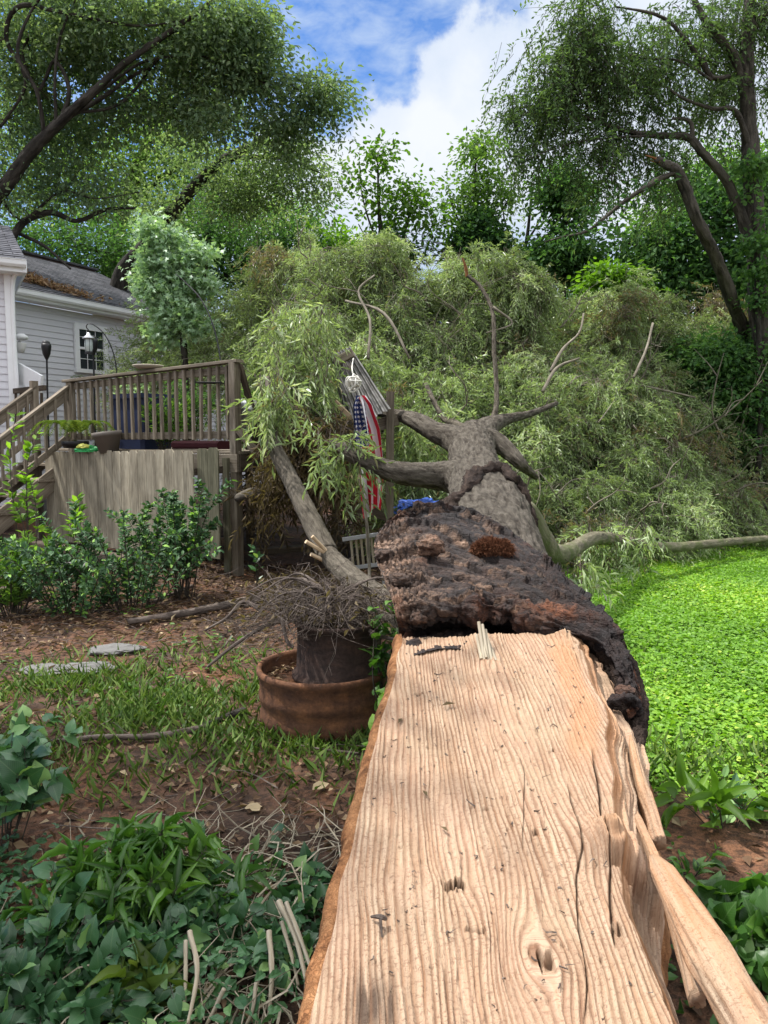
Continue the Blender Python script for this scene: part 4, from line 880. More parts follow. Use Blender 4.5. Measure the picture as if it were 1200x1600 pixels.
# sloping white cellar flap below the wing (pale leaning panel)
mb = MB(); beam(mb, W(30, 582, 12.4), W(65, 602, 11.9), .04, .30, None); tag(mb.build('leaning_panel', MP['trim'], origin=W(45, 592, 12.1)), 'pale panel leaning against the house wall beyond the deck steps', 'panel')
# dead leaves heaped on the roof
lit = MB(); n = 1100; u = np.clip(rng.normal(2.75, .62, n), 1.2, 5.6); vv = np.abs(rng.normal(0, .30, n)) * np.interp(u, [1.2, 2.4, 3.2, 5.6], [.9, 1.3, 1.0, .35]) + np.interp(u, [1.2, 2.4, 3.6, 5.6], [1.0, .75, .3, .05])
vv = np.clip(vv, .02, 1.8)
Pq = rp + wd_ * u[:, None] - wn * vv[:, None]; Pq[:, 2] = rp[2] + vv * 1.62 / 3.7 + .02 + rng.random(n) * .09
leaves(lit, Pq, rdir(n) * [1, 1, .5], rng.normal(size=(n, 3)) + [0, 0, 1], rng.uniform(.08, .17, n), .035, 'narrow'); tag(lit.build('leaf_litter', ML['roofleaf']), 'orange brown dead leaves heaped on the dark shingle roof', 'leaves', None, 'stuff')
# wall lamp
lm = empty('wall_lamp', W(33, 540, 13.2), 'white wall lamp on the grey siding beside the wing corner', 'lamp')
mb = MB(); lathe(mb, W(33, 552, 13.2), [(.0, 0), (.05, .01), (.075, .09), (.09, .16), (.09, .17), (.0, .17)], 20); mb.build('lamp_shade', MP['white'], lm, smooth=True)
mb = MB(); lathe(mb, W(33, 530, 13.2), [(.0, 0), (.10, 0), (.115, .03), (.10, .06), (.05, .09), (0, .09)], 20); mb.build('lamp_cap', MP['trim'], lm, smooth=True)
mb = MB(); tube(mb, [W(33, 531, 13.2), W(28, 535, 13.4), W(20, 540, 13.7)], .02, 8); mb.build('arm', MP['white'], lm)

# ---------------------------------------------------------------- deck
A0 = np.array([-1.63, 8.7, 0]); dn = nrm(np.array([-.81, .586, 0])); db = np.array([.586, .81, 0]); DZ = 1.44; LEN = 3.25
dk = empty('deck', A0, 'raised weathered grey timber deck with baluster railing and steps beside the house', 'deck')
def D(t_, z, b=0.0): return A0 + dn * t_ + db * b + np.array([0, 0, z])
for k in range(24):
    mb = MB(); beam(mb, D(-.05, DZ, .02 + k * .147), D(LEN + 1.2, DZ, .02 + k * .147), .14, .03, db); mb.build('floor_board', MW['deck'], dk)
mb = MB(); beam(mb, D(-.05, DZ - .12, -.075), D(LEN, DZ - .12, -.075), .035, .20, db); mb.build('fascia', MW['deck'], dk)
mb = MB(); beam(mb, D(-.05, DZ - .12, -.05), D(-.05, DZ - .12, 3.4), .035, .20, dn); mb.build('rim_joist', MW['darkwood'], dk)
for (tt_, bb, z1, w) in [(0.02, -.04, 2.44, .10), (LEN, -.02, 2.36, .09), (.0, 1.7, 1.4, .09), (.0, 3.3, 1.4, .09), (1.6, 1.7, 1.4, .09)]:
    mb = MB(); beam(mb, D(tt_, -.05, bb), D(tt_, z1, bb), w, w, dn, .006); mb.build('post', MW['deck'], dk)
mb = MB(); beam(mb, D(.10, -.05, -.12), D(.10, 1.38, -.12), .09, .04, dn); mb.build('post', MW['mossfence'], dk)
mb = MB(); beam(mb, D(-.06, 2.455, -.03), D(LEN + .1, 2.375, -.03), .12, .035, db); mb.build('top_rail', MW['deck'], dk)
mb = MB(); beam(mb, D(.05, 2.37, -.01), D(LEN, 2.30, -.01), .035, .085, db); mb.build('upper_rail', MW['deck'], dk)
mb = MB(); beam(mb, D(.05, 1.64, -.01), D(LEN, 1.62, -.01), .035, .085, db); mb.build('lower_rail', MW['deck'], dk)
for k in range(22):
    t0 = .14 + k * (LEN - .22) / 21; zt_ = 2.43 - .075 * t0 / LEN
    mb = MB(); beam(mb, D(t0 + rng.normal(0, .004), 1.585, -.047), D(t0 + rng.normal(0, .006), zt_ - .01, -.047), .036, .036, dn, .003); mb.build('baluster', MW['deck'], dk)
# crushed right hand railing
mb = MB(); beam(mb, D(-.02, 2.42, .0), W(412, 700, 8.9), .09, .035, None); mb.build('broken_rail', MW['darkwood'], dk)
mb = MB(); beam(mb, W(374, 672, 8.62), W(404, 712, 8.62), .04, .09, None); mb.build('brace', MW['deck'], dk)
for k in range(5):
    mb = MB(); beam(mb, W(384 + k * 5, 600 + k * 14, 8.9 + k * .05), W(381 + k * 6, 690 + k * 4, 9.0), .036, .036, None); mb.build('broken_baluster', MW['darkwood'], dk)
# steps
sdv = -db
def ST(a_, w_, z): return A0 + dn * (LEN + w_) + sdv * a_ + np.array([0, 0, z])
for w_ in (.02, .93):
    mb = MB(); beam(mb, ST(-.05, w_, DZ - .15), ST(1.95, w_, -.05), .04, .27, dn); mb.build('stringer', MW['deck'], dk)
for k in range(7):
    z = DZ - .20 * (k + 1) + .0; 
    mb = MB(); beam(mb, ST(.14 + k * .275, -.03, z), ST(.14 + k * .275, .98, z), .27, .035, sdv); mb.build('tread', MW['deck'], dk)
for w_, h0 in ((.0, 2.36), (.95, 2.34)):
    mb = MB(); beam(mb, ST(-.02, w_, h0), ST(1.9, w_, h0 - 1.38), .09, .035, dn); mb.build('stair_rail', MW['deck'], dk)
    mb = MB(); beam(mb, ST(-.02, w_, h0 - .1), ST(1.9, w_, h0 - 1.48), .035, .12, dn); mb.build('stair_rail', MW['deck'], dk)
    mb = MB(); beam(mb, ST(0, w_, h0 - .68), ST(1.9, w_, h0 - 2.06), .035, .085, dn); mb.build('stair_rail', MW['deck'], dk)
    for k in range(12):
        a_ = .12 + k * .15; mb = MB(); beam(mb, ST(a_, w_ - .02, h0 - .72 - a_ * .725), ST(a_, w_ - .02, h0 - .03 - a_ * .725), .034, .034, sdv, .003); mb.build('baluster', MW['deck'], dk)
    mb = MB(); beam(mb, ST(1.9, w_, -.02), ST(1.9, w_, .98), .09, .09, dn); mb.build('post', MW['deck'], dk)
mb = MB(); beam(mb, ST(0, .95, .0), ST(0, .95, 2.42), .09, .09, dn); mb.build('post', MW['deck'], dk)
# short rail on the far side of the landing
mb = MB(); beam(mb, W(14, 612, 12.3), W(70, 606, 11.5), .05, .08, None); mb.build('top_rail', MW['darkwood'], dk)
for k in range(7): 
    mb = MB(); beam(mb, W(17 + k * 8, 614, 12.25 - k * .1), W(17 + k * 8, 668, 12.25 - k * .1), .035, .035, None); mb.build('baluster', MW['darkwood'], dk)

# plank skirt under the deck front
def plank_fence(name, label, t0, t1, z0, z1, mt, off, bw):
    r = empty(name, D(t0, 0, off), label, 'fence'); n = max(1, int(round((t1 - t0) / bw))); bw = (t1 - t0) / n
    for k in range(n):
        c = t0 + (k + .5) * bw; j = rng.normal(0, .008); w = bw - .006; zt2 = z1 + j - .05 * (c - t0) / 3.2
        s0 = rng.random(3) * 60; m = MB(); out = -db * (off * -1)
        pr = [(-w / 2, z0), (w / 2, z0), (w / 2, zt2 - .035), (w / 2 - .03, zt2), (-w / 2 + .03, zt2), (-w / 2, zt2 - .035)]
        V = [D(c, z, off) + dn * x for x, z in pr] + [D(c, z, off + .018) + dn * x for x, z in pr]
        F4 = np.array([[i, i + 6, (i + 1) % 6 + 6, (i + 1) % 6] for i in range(6)])
        m.add(V, [F4, np.array([[0, 1, 2, 3, 4, 5], [11, 10, 9, 8, 7, 6]])], bc=np.array([(x, 0, z) for x, z in pr] * 2) + s0); m.build('board', mt, r)
    for z in (z0 + .2, z1 - .25):
        m = MB(); beam(m, D(t0, z, off + .05), D(t1, z, off + .05), .04, .08, db); m.build('rail', MW['darkwood'], r)
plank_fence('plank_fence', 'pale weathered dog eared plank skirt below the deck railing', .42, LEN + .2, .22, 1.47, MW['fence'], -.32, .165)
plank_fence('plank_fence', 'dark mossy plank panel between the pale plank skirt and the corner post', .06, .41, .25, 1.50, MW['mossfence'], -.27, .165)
mb = MB(); beam(mb, D(.75, .22, -.95), D(3.6, .26, -.95), .15, .17, db, .012); tag(mb.build('landscape_timber', MW['darkwood'], origin=D(2.0, .25, -.95)), 'long dark landscape timber edging the bed below the plank skirt', 'timber')
mb = MB(); beam(mb, W(-30, 935, 7.2), W(60, 925, 7.6), .16, .16, None, .012); tag(mb.build('landscape_timber', MW['darkwood'], origin=W(10, 930, 7.4)), 'dark landscape timber at the left edge below the leafy clump', 'timber')
mb = MB(); beam(mb, W(-20, 893, 8.0), W(170, 882, 8.7), .42, .05, None, .01); tag(mb.build('stone_ledge', MP['stone'], origin=W(70, 888, 8.3)), 'pale stone ledge behind the shrub under the plank skirt', 'ledge')

# things on and by the deck
def pot(name, label, c, prof, m_, cat='pot', axis=None, group=None):
    o = MB(); lathe(o, c, prof, 36, axis=axis); return tag(o.build(name, m_, origin=c, smooth=True), label, cat, group)
pc = D(2.15, DZ + .02, -.24); pc = W(171, 707, 9.75)
fp = empty('flower_pot', pc, 'taupe plastic flower pot tilted on the ledge at the railing foot', 'pot')
mb = MB(); lathe(mb, pc, [(0, 0), (.115, 0), (.165, .20), (.18, .205), (.185, .26), (.165, .26), (.155, .20), (.11, .03), (0, .03)], 36, axis=(-.12, .0, 1)); mb.build('pot_wall', MP['pot'], fp, smooth=True)
mb = MB(); lathe(mb, pc, [(0, .19), (.15, .19)], 36, axis=(-.12, 0, 1)); mb.build('soil', MP['soil'], fp)
mb = MB()
q = W(140, 706, 9.9); n1_, n2_ = 40, 40; th, ph = np.meshgrid(np.linspace(0, 6.283, n1_), np.linspace(0, 1.57, n2_)); dd = np.stack([np.sin(ph) * np.cos(th), np.sin(ph) * np.sin(th), np.cos(ph)], -1).reshape(-1, 3)
rr = 1 + .35 * fbm(dd * 3, 3) ; V = q + dd * np.array([.19, .12, .085]) * rr[:, None]
gb = empty('plastic_bag', q, 'crumpled green and yellow plastic bag on the ledge beside the taupe pot', 'bag')
mb.add(V, grid_faces(n2_, n1_)); mb.build('green_side', MP['greenbag'], gb, smooth=False)
mb = MB(); V = q + np.array([-.05, -.06, .05]) + dd * np.array([.09, .07, .05]) * (1 + .35 * fbm(dd * 3 + 8, 3))[:, None]; mb.add(V, grid_faces(n2_, n1_)); mb.build('yellow_side', MP['yellowbag'], gb)
# potted cycad with arching fronds
pk = W(118, 700, 10.0); pp = empty('potted_palm', pk, 'potted palm with arching yellow green fronds at the head of the steps', 'plant')
mb = MB(); lathe(mb, pk, [(0, 0), (.14, 0), (.17, .05), (.17, .09), (.15, .09), (0, .07)], 28); mb.build('pot', MP['black'], pp, smooth=True)
fr = MB()
for k in range(13):
    an = k / 13 * 6.28 + rng.uniform(-.2, .2); L_ = rng.uniform(.38, .55); d = np.array([math.cos(an), math.sin(an) * .8, 0])
    C = spline([pk + [0, 0, .08], pk + d * L_ * .35 + [0, 0, .30], pk + d * L_ * .8 + [0, 0, .33], pk + d * L_ * 1.15 + [0, 0, .17]], 26)
    tg = nrm(np.gradient(C, axis=0)); sd2 = nrm(np.cross(tg, [0, 0, 1]))
    for s_ in (1, -1):
        leaves(fr, C[4:], sd2[4:] * s_ + tg[4:] * .7 + [0, 0, .1], np.repeat([[0, 0, 1.0]], 22, 0), np.linspace(.15, .06, 22), .014, 'narrow', np.clip(rng.normal(.55, .2, 22), 0, 1))
    twigs(fr, C[:-1:5], C[1::5][:len(C[:-1:5])], .005)
fr.build('fronds', ML['palm'], pp)
def rbox(mb, c, sx, sy, sz, d, b, r=.03): beam(mb, c - np.array([0, 0, 0]), c + np.array([0, 0, sz]), sx, sy, d, r)
bn = empty('storage_bin', D(2.35, DZ + .02, .45), 'blue plastic storage bin standing behind the deck balusters', 'bin')
mb = MB(); rbox(mb, D(2.35, DZ + .02, .45), .66, .5, .66, dn, db, .04); mb.build('bin_body', MP['bluebin'], bn); mb = MB(); rbox(mb, D(2.35, DZ + .685, .45), .70, .55, .06, dn, db, .02); mb.build('lid', MP['bluebin'], bn)
mb = MB(); c0 = D(.9, DZ + .03, .25); beam(mb, c0 - dn * .42 + [0, 0, .05], c0 + dn * .42 + [0, 0, .05], .3, .10, db, .045); tag(mb.build('cushion', MP['redcloth'], origin=c0), 'flat maroon cushion lying behind the deck balusters', 'cushion')
pot('saucer', 'round clay saucer resting on the deck top rail', D(1.55, 2.45, -.03), [(0, 0), (.12, 0), (.19, .035), (.185, .045), (.115, .012), (0, .012)], MP['terracotta'], 'saucer')
bk = empty('bucket', W(383, 668, 8.95), 'round galvanised bucket wedged behind the deck corner post', 'bucket')
mb = MB(); lathe(mb, W(383, 668, 8.95), [(0, 0), (.10, 0), (.145, .24), (.152, .25), (.15, .27), (.14, .255), (.10, .02), (0, .02)], 36, axis=(.25, -.25, 1)); mb.build('bucket_wall', MP['grey'], bk, smooth=True)
mb = MB(); lathe(mb, W(383, 668, 8.95), [(.155, .262), (.14, .30), (.08, .325), (0, .335)], 36, axis=(.25, -.25, 1)); mb.build('lid', MP['steel'], bk, smooth=True)
# hanging wire tray on the railing
ty = empty('wire_tray', W(328, 598, 8.75), 'black wire feeder tray clipped outside the railing by the corner post', 'bird feeder')
mb = MB(); c0 = W(328, 598, 8.72)
for k in range(7): 
    for (u0, u1) in (((-.14 + k * .047, -.11), (-.14 + k * .047, .11)), ((-.14, -.11 + k * .037), (.14, -.11 + k * .037))):
        p = c0 + np.array([u0[0], u0[1], 0]); q = c0 + np.array([u1[0], u1[1], 0]); tube(mb, [p, q], .004, 5, n=2)
for (u, v_) in ((-.14, -.11), (.14, -.11), (.14, .11), (-.14, .11)): tube(mb, [c0 + np.array([u, v_, -.03]), c0 + np.array([u, v_, .03])], .006, 5, n=2)
mb.build('mesh_tray', MP['black'], ty); mb = MB(); tube(mb, [c0 + [0, .1, 0], c0 + [.02, .2, .02], c0 + [.03, .26, .18]], .007, 6); mb.build('bracket', MP['black'], ty)
# torches, shepherd hooks and the lantern
def torch(px, y0, y1, Yd, label):
    r = empty('garden_torch', W(px, y1, Yd), label, 'torch'); b = W(px, y1, Yd); tp = W(px, y0 + 22, Yd); b[2] = DZ if b[2] > DZ else b[2]
    mb = MB(); tube(mb, [b, tp], .014, 8, n=2); mb.build('pole', MP['black'], r)
    mb = MB(); lathe(mb, tp, [(.015, -.03), (.03, 0), (.055, .06), (.07, .16), (.065, .20), (.05, .20), (.045, .17), (0, .16)], 20); mb.build('torch_head', MP['black'], r, smooth=True)
    mb = MB(); lathe(mb, tp + [0, 0, .20], [(.055, 0), (.05, .03), (.02, .045), (0, .045)], 20); mb.build('cap', MP['black'], r, smooth=True)
torch(73, 537, 625, 11.3, 'black garden torch on a straight pole at the head of the deck steps')
torch(146, 530, 610, 11.1, 'black garden torch beside the glass lantern in front of the window')
sh_ = empty('shepherd_hook', W(183, 600, 10.9), 'black shepherd hook curving over the deck and carrying a glass lantern', 'hook')
mb = MB(); pxtube(mb, [(184, 640, 10.9, .008), (182, 580, 10.9, .008), (176, 548, 10.9, .008), (163, 522, 10.9, .008), (147, 508, 10.9, .008), (138, 506, 10.9, .007), (135, 511, 10.9, .007), (139, 516, 10.9, .006)], 7, n=50); mb.build('rod', MP['black'], sh_)
ln = empty('lantern', W(138, 520, 10.9), 'small glass lantern with metal cap hanging from the shepherd hook', 'lantern'); c0 = W(138, 519, 10.9)
mb = MB(); lathe(mb, c0, [(0, 0), (.02, -.01), (.03, -.04), (.085, -.08), (.085, -.09), (0, -.09)], 20); mb.build('cap', MP['steel'], ln, smooth=True)
m, t = mat('clear_lantern_glass'); finish(t, (.35, .4, .38, 1), .1, None, .7); mb = MB(); lathe(mb, c0, [(.05, -.09), (.058, -.14), (.055, -.23), (.045, -.27)], 20); mb.build('glass', m, ln, smooth=True)
mb = MB(); lathe(mb, c0, [(.046, -.265), (.055, -.28), (.055, -.30), (0, -.305)], 20); 
for k in range(6): a_ = k * 1.047; tube(mb, [c0 + [math.cos(a_) * .06, math.sin(a_) * .06, -.09], c0 + [math.cos(a_) * .05, math.sin(a_) * .05, -.28]], .004, 5, n=2)
mb.build('cage', MP['black'], ln)
mb = MB(); pxtube(mb, [(346, 575, 9.2, .009), (341, 540, 9.3, .009), (330, 500, 9.4, .009), (312, 465, 9.5, .008), (288, 440, 9.6, .008), (274, 428, 9.6, .006)], 7, n=50); tag(mb.build('shepherd_hook', MP['black'], origin=W(346, 575, 9.2)), 'bent bare black hook rod rising from the railing into the foliage', 'hook')

# ---------------------------------------------------------------- crushed shelter, flag and clutter behind the log
pg = empty('shelter', W(609, 800, 8.2) * [1, 1, 0], 'crushed open shelter with a tipped corrugated metal roof and one standing post', 'shelter')
mb = MB(); beam(mb, onG(W(608, 800, 8.2)), W(610, 612, 8.2), .085, .085, [1, 0, 0]); mb.build('post', MW['deck'], pg)
def sheet(p00, p10, p11, p01, n=90, amp=.012, wv=13):
    u, v_ = np.meshgrid(np.linspace(0, 1, n), np.linspace(0, 1, 12)); p00, p10, p11, p01 = map(np.asarray, (p00, p10, p11, p01))
    P = p00 * ((1 - u) * (1 - v_))[..., None] + p10 * (u * (1 - v_))[..., None] + p11 * (u * v_)[..., None] + p01 * ((1 - u) * v_)[..., None]
    nn = nrm(np.cross(p10 - p00, p01 - p00)); P = P + nn * (amp * np.sin(u * wv * 6.283))[..., None]
    P = P + nn * (.04 * fbm(P.reshape(-1, 3) * 3, 2)).reshape(u.shape)[..., None]; V = np.concatenate([P.reshape(-1, 3), P.reshape(-1, 3) + nn * .004]); g_ = grid_faces(12, n); return MB().add(V, [g_, g_ + 12 * n])
m, t = mat('corrugated_metal'); pos = t.new('ShaderNodeNewGeometry').outputs['Position']; a = t.noise(pos, 6, 6, .65); c = t.ramp(a, [(.35, (.09, .085, .078)), (.55, (.17, .165, .155)), (.75, (.26, .25, .24))]); c = t.mix(t.ramp(t.noise(pos, 3, 5), [(.55, 0.0), (.7, .6)]), c, (.14, .07, .04, 1)); finish(t, c, .5, None, .4, .4); MP['corr'] = m
sheet(W(514, 556, 8.6), W(546, 541, 8.5), W(612, 640, 8.0), W(556, 668, 8.1), wv=7).build('roof_sheet', MP['corr'], pg, smooth=True)
sheet(W(526, 604, 8.7), W(560, 600, 8.6), W(584, 690, 8.4), W(545, 690, 8.5), wv=6).build('roof_sheet', MP['corr'], pg, smooth=True)
mb = MB(); beam(mb, W(523, 566, 8.45), W(552, 551, 8.4), .05, .09, None); mb.build('beam', MW['deck'], pg)
mb = MB(); beam(mb, W(592, 664, 8.25), W(622, 655, 8.25), .04, .13, None); mb.build('beam', MW['deck'], pg)
mb = MB(); beam(mb, W(524, 628, 8.3), W(556, 660, 8.2), .03, .05, None); mb.build('batten', MW['paleboard'], pg)
mb = MB(); beam(mb, W(450, 562, 8.6), W(478, 592, 8.5), .03, .06, None); mb.build('batten', MW['paleboard'], pg)
mb = MB(); beam(mb, W(552, 790, 8.4), W(606, 806, 8.4), .05, .12, None); mb.build('beam', MW['darkwood'], pg)
# flag: hanging folds, stripes and starred canton carried on cloth coordinates
m, t = mat('striped_flag_cloth'); fu = t.attr('fuv', 'Vector'); sx = t.new('ShaderNodeSeparateXYZ', {0: fu}); u_, v_ = sx.outputs[0], sx.outputs[1]
strp = t.math('GREATER_THAN', t.math('FRACT', t.math('MULTIPLY', u_, 6.5)), .5)
c = t.mix(strp, (.50, .016, .035, 1), (.72, .70, .70, 1))
can = t.math('MULTIPLY', t.math('LESS_THAN', u_, .538), t.math('LESS_THAN', v_, .42))
gx = t.math('SUBTRACT', t.math('FRACT', t.math('MULTIPLY', u_, 16.7)), .5); gy = t.math('SUBTRACT', t.math('FRACT', t.math('MULTIPLY', v_, 26)), .5)
an = t.math('ARCTAN2', gy, gx); rad = t.math('SQRT', t.math('ADD', t.math('MULTIPLY', gx, gx), t.math('MULTIPLY', gy, gy)))
star = t.math('LESS_THAN', rad, t.math('ADD', .25, t.math('MULTIPLY', t.math('COSINE', t.math('MULTIPLY', an, 5.0)), .10)))
c = t.mix(can, c, t.mix(star, (.022, .035, .12, 1), (.72, .70, .70, 1)))
finish(t, c, .8, None, .2); MFLAG = m
def flag():
    nu, nv = 150, 110; u = np.linspace(0, 1, nu); v_ = np.linspace(0, 1, nv); U, V_ = np.meshgrid(u, v_)
    top = W(563, 618, 7.3); cen = np.stack([top[0] + M_(1, 7.3) * np.interp(v_, [0, .3, .6, 1], [0, 10, 17, 18]), 0 * v_ + top[1], top[2] - M_(1, 7.3) * np.interp(v_, [0, 1], [0, 178])], -1)
    wid = np.interp(v_, [0, .08, .3, .6, .85, 1], [.03, .10, .155, .16, .13, .10])
    folds = .5 + .5 * np.sin(U * 6.283 * 2.6 + V_ * 1.4 + .4)
    x = (U - .5) * wid[:, None] * 2 * .9 + .03 * np.sin(U * 6.283 * 2.6 + V_ * 2) * (1 - .3 * V_) ; y = .07 * np.sin(U * 6.283 * 3.1 + 1.2 * V_) * np.minimum(1, V_ * 5) + .02 * np.sin(V_ * 7 + U * 4)
    z = -(.12 * np.abs(U - .45) + .05 * np.sin(U * 6)) * V_ + .0
    z = z + np.where(U > .6, (.6 - U) * -.10 * V_, 0)
    P = cen[:, None] + np.stack([x, y, z], -1)
    return MB().add(P.reshape(-1, 3), grid_faces(nv, nu), fuv=np.stack([U, V_ * 1.0, U * 0], -1).reshape(-1, 3)).build('flag', MFLAG, origin=top, smooth=True)
tag(flag(), 'limp red, white and blue starred flag hanging beside the shelter post', 'flag')
rp_ = empty('rope_coil', W(554, 598, 7.3), 'tangled white rope coil hanging above the flag', 'rope'); mb = MB()
for k in range(9):
    c0 = W(554, 598, 7.3) + rng.normal(size=3) * .012; ax = rdir(1)[0]; e1 = nrm(np.cross(ax, [0.2, 1, .3])); e2 = np.cross(ax, e1); r0 = rng.uniform(.04, .075)
    tube(mb, [c0 + (e1 * math.cos(a) + e2 * math.sin(a)) * r0 * (1 + .1 * math.sin(3 * a + k)) for a in np.linspace(0, 6.283, 13)], .008, 6, n=36)
mb.build('strands', MP['rope'], rp_, smooth=True)
mb = MB(); tube(mb, [W(554, 600, 7.7), W(560, 612, 7.72), W(563, 622, 7.74)], .008, 6, n=8); tube(mb, [W(553, 590, 7.7), W(550, 575, 7.8), W(552, 560, 8.3)], .006, 6, n=10); mb.build('tail', MP['rope'], rp_)
tp = empty('blue_tarp', W(655, 778, 8.6), 'crumpled blue tarp behind the trunk under the left limb', 'tarp'); u, v_ = np.meshgrid(np.linspace(0, 1, 70), np.linspace(0, 1, 50))
P = W(655, 790, 8.6) + np.stack([(u - .5) * .52, (v_ - .5) * .5, -.02 + .09 * np.sin(u * 3.1) * np.sin(v_ * 3.1)], -1); f_ = fbm(P.reshape(-1, 3) * 7, 3).reshape(u.shape); P[..., 2] += .17 * f_ - .03 * np.abs(f_); P[..., 1] += .12 * f_; P[..., 0] += .05 * np.sin(f_ * 9)
MB().add(P.reshape(-1, 3), grid_faces(50, 70)).build('tarp_sheet', MP['bluetarp'], tp)
mb = MB(); P2 = onG(W(655, 790, 8.6)); 
for dx in (-.2, .2):
    for dy in (-.15, .15): tube(mb, [P2 + [dx, dy, -.02], P2 + [dx * .9, dy, W(655, 790, 8.6)[2] + .05]], .012, 6, n=2)
mb.build('support_frame', MP['steel'], tp)
bch = empty('bench', W(572, 850, 7.4) * [1, 1, 0], 'broken pale slatted bench back behind the log left of the rotten break', 'bench')
for k in range(7):
    mb = MB(); beam(mb, W(548 + k * 8, 842 - k * .8, 7.4), W(552 + k * 8, 884 - k, 7.5), .022, .02, None); mb.build('slat', MP['stick'], bch)
mb = MB(); beam(mb, W(535, 843, 7.38), W(606, 833, 7.38), .03, .04, None); mb.build('rail', MP['grey'], bch)
mb = MB(); beam(mb, W(545, 888, 7.5), W(606, 880, 7.5), .03, .04, None); mb.build('rail', MP['grey'], bch)
for k in (548, 600):
    mb = MB(); q = W(k, 885, 7.5); beam(mb, q, onG(q, -.02), .035, .035, None); mb.build('leg', MP['grey'], bch)
mb = MB(); pxtube(mb, [(560, 740, 7.3, .012), (568, 780, 7.25, .015), (574, 830, 7.2, .016), (577, 880, 7.2, .015), (578, 935, 7.1, .014)], 8, rough=.2); tag(mb.build('stick', MB_['twig'], origin=W(574, 880, 7.2)), 'thin pale upright stick standing below the flag', 'stick')
# old bench and boards in the dark beneath the deck
for (a_, b_, lab) in [((385, 905), (500, 890), 'dark wet board lying in the gloom under the deck'), ((395, 862), (540, 852), 'dark plank raised across the gloom under the deck')]:
    mb = MB(); beam(mb, W(*a_, 9.2), W(*b_, 9.9), .2, .07, None); tag(mb.build('plank', MW['darkwood'], origin=W(*a_, 9.2)), lab, 'plank')

# ---------------------------------------------------------------- planter
PC = np.array([-.345, 4.27, 0.0]); PC[2] = gz(np.array([PC[0]]), np.array([PC[1]]))[0]
mb = MB(); lathe(mb, PC, [(0, .03), (.30, .03), (.345, .0), (.358, .01), (.362, .06), (.352, .09), (.352, .13), (.366, .155), (.366, .18), (.36, .20), (.362, .27), (.375, .29), (.378, .31), (.37, .325), (.352, .322), (.345, .30), (.342, .24), (0, .24)], 96, wob=.006)
tag(mb.build('ring_planter', MP['rustring'], origin=PC, smooth=True), 'wide low rusty steel ring planter on the ground beside the log', 'planter')
DC = PC + np.array([.09, .02, .245])
mb = MB(); lathe(mb, DC, [(0, .0), (.255, .0), (.27, .012), (.27, .03), (.245, .05), (.238, .20), (.238, .30), (.25, .315), (.25, .335), (.23, .335), (.225, .30), (.22, .25), (0, .25)], 80, wob=.004)
tag(mb.build('drum', MP['rustdrum'], origin=DC, smooth=True), 'dark rusted steel drum standing inside the wide ring planter', 'drum')
lf = MB(); n = 260; th = rng.uniform(0, 6.28, n); rr = rng.uniform(.24, .33, n); leaves(lf, PC + np.stack([rr * np.cos(th), rr * np.sin(th), .245 + rng.random(n) * .02], -1), rdir(n) * [1, 1, .2], rng.normal(size=(n, 3)) * .3 + [0, 0, 1], .05, .02, 'narrow'); tag(lf.build('leaf_litter', ML['litter']), 'brown dead leaves lying inside the rusty ring planter', 'leaves', None, 'stuff')
# heap of dead twigs over the drum
db_ = empty('dead_branch', DC + [0, 0, .3], 'tangled heap of dead grey twigs dumped over the drum', 'branch'); mb = MB(); hc_ = DC + np.array([-.03, .0, .41])
for k in range(16):
    an = rng.uniform(0, 6.28); d = np.array([math.cos(an), math.sin(an) * .8, rng.uniform(-.1, .5)]); L_ = rng.uniform(.25, .5)
    tube(mb, [hc_ - d * .15, hc_ + d * L_ * .5 + [0, 0, .06], hc_ + d * L_ + [0, 0, -.12]], [.010, .007, .003], 6, n=14, rough=.3)
for pts in ([(595, 998, 4.1, .012), (560, 985, 4.2, .012), (500, 965, 4.35, .010), (430, 945, 4.4, .008), (385, 925, 4.4, .005)], [(440, 965, 4.0, .012), (448, 1000, 3.95, .010), (458, 1012, 3.93, .008)], [(324, 1042, 4.3, .008), (370, 1005, 4.35, .011), (420, 975, 4.4, .012), (470, 955, 4.45, .012)],
            [(410, 955, 4.5, .013), (380, 940, 4.6, .012), (355, 965, 4.6, .01), (320, 985, 4.6, .006)], [(620, 1000, 4.0, .010), (585, 990, 4.1, .012), (540, 960, 4.2, .010), (500, 945, 4.3, .006)]): pxtube(mb, pts, 8, rough=.25)
n = 640; an = rng.uniform(0, 6.28, n); r0 = rng.random(n) ** .7 * .36; lob = 1 + .45 * np.sin(an * 3 + 1) * .6
A = hc_ + np.stack([r0 * np.cos(an) * lob * 1.15, r0 * np.sin(an) * lob * .9, rng.uniform(-.10, .12, n) * (1 - r0 / .5)], -1)
d = nrm(np.stack([np.cos(an) * .6 + rng.normal(0, .9, n), np.sin(an) * .5 + rng.normal(0, .9, n), rng.normal(-.08, .32, n)], -1)); twigs(mb, A - d * .08, A + d * rng.uniform(.08, .36, n)[:, None], rng.uniform(.0010, .0030, n), sag=.05, bend=.16)
n = 60; an = rng.uniform(1.8, 4.6, n); A = hc_ + np.stack([np.cos(an) * .3, np.sin(an) * .2, rng.uniform(-.1, .05, n)], -1); d = nrm(np.stack([np.cos(an), np.sin(an) * .6, rng.normal(-.2, .25, n)], -1)); twigs(mb, A, A + d * rng.uniform(.15, .5, n)[:, None], rng.uniform(.0015, .004, n), sag=-.05, bend=.16)
mb.build('twigs', MB_['dead'], db_)
mb = MB(); n = 420; A = hc_ + rng.normal(size=(n, 3)) * [.22, .16, .06]; leaves(mb, A, rdir(n) + [0, 0, -.5], rdir(n), .06, .02, 'narrow'); mb.build('dry_leaves', ML['dry'], db_)

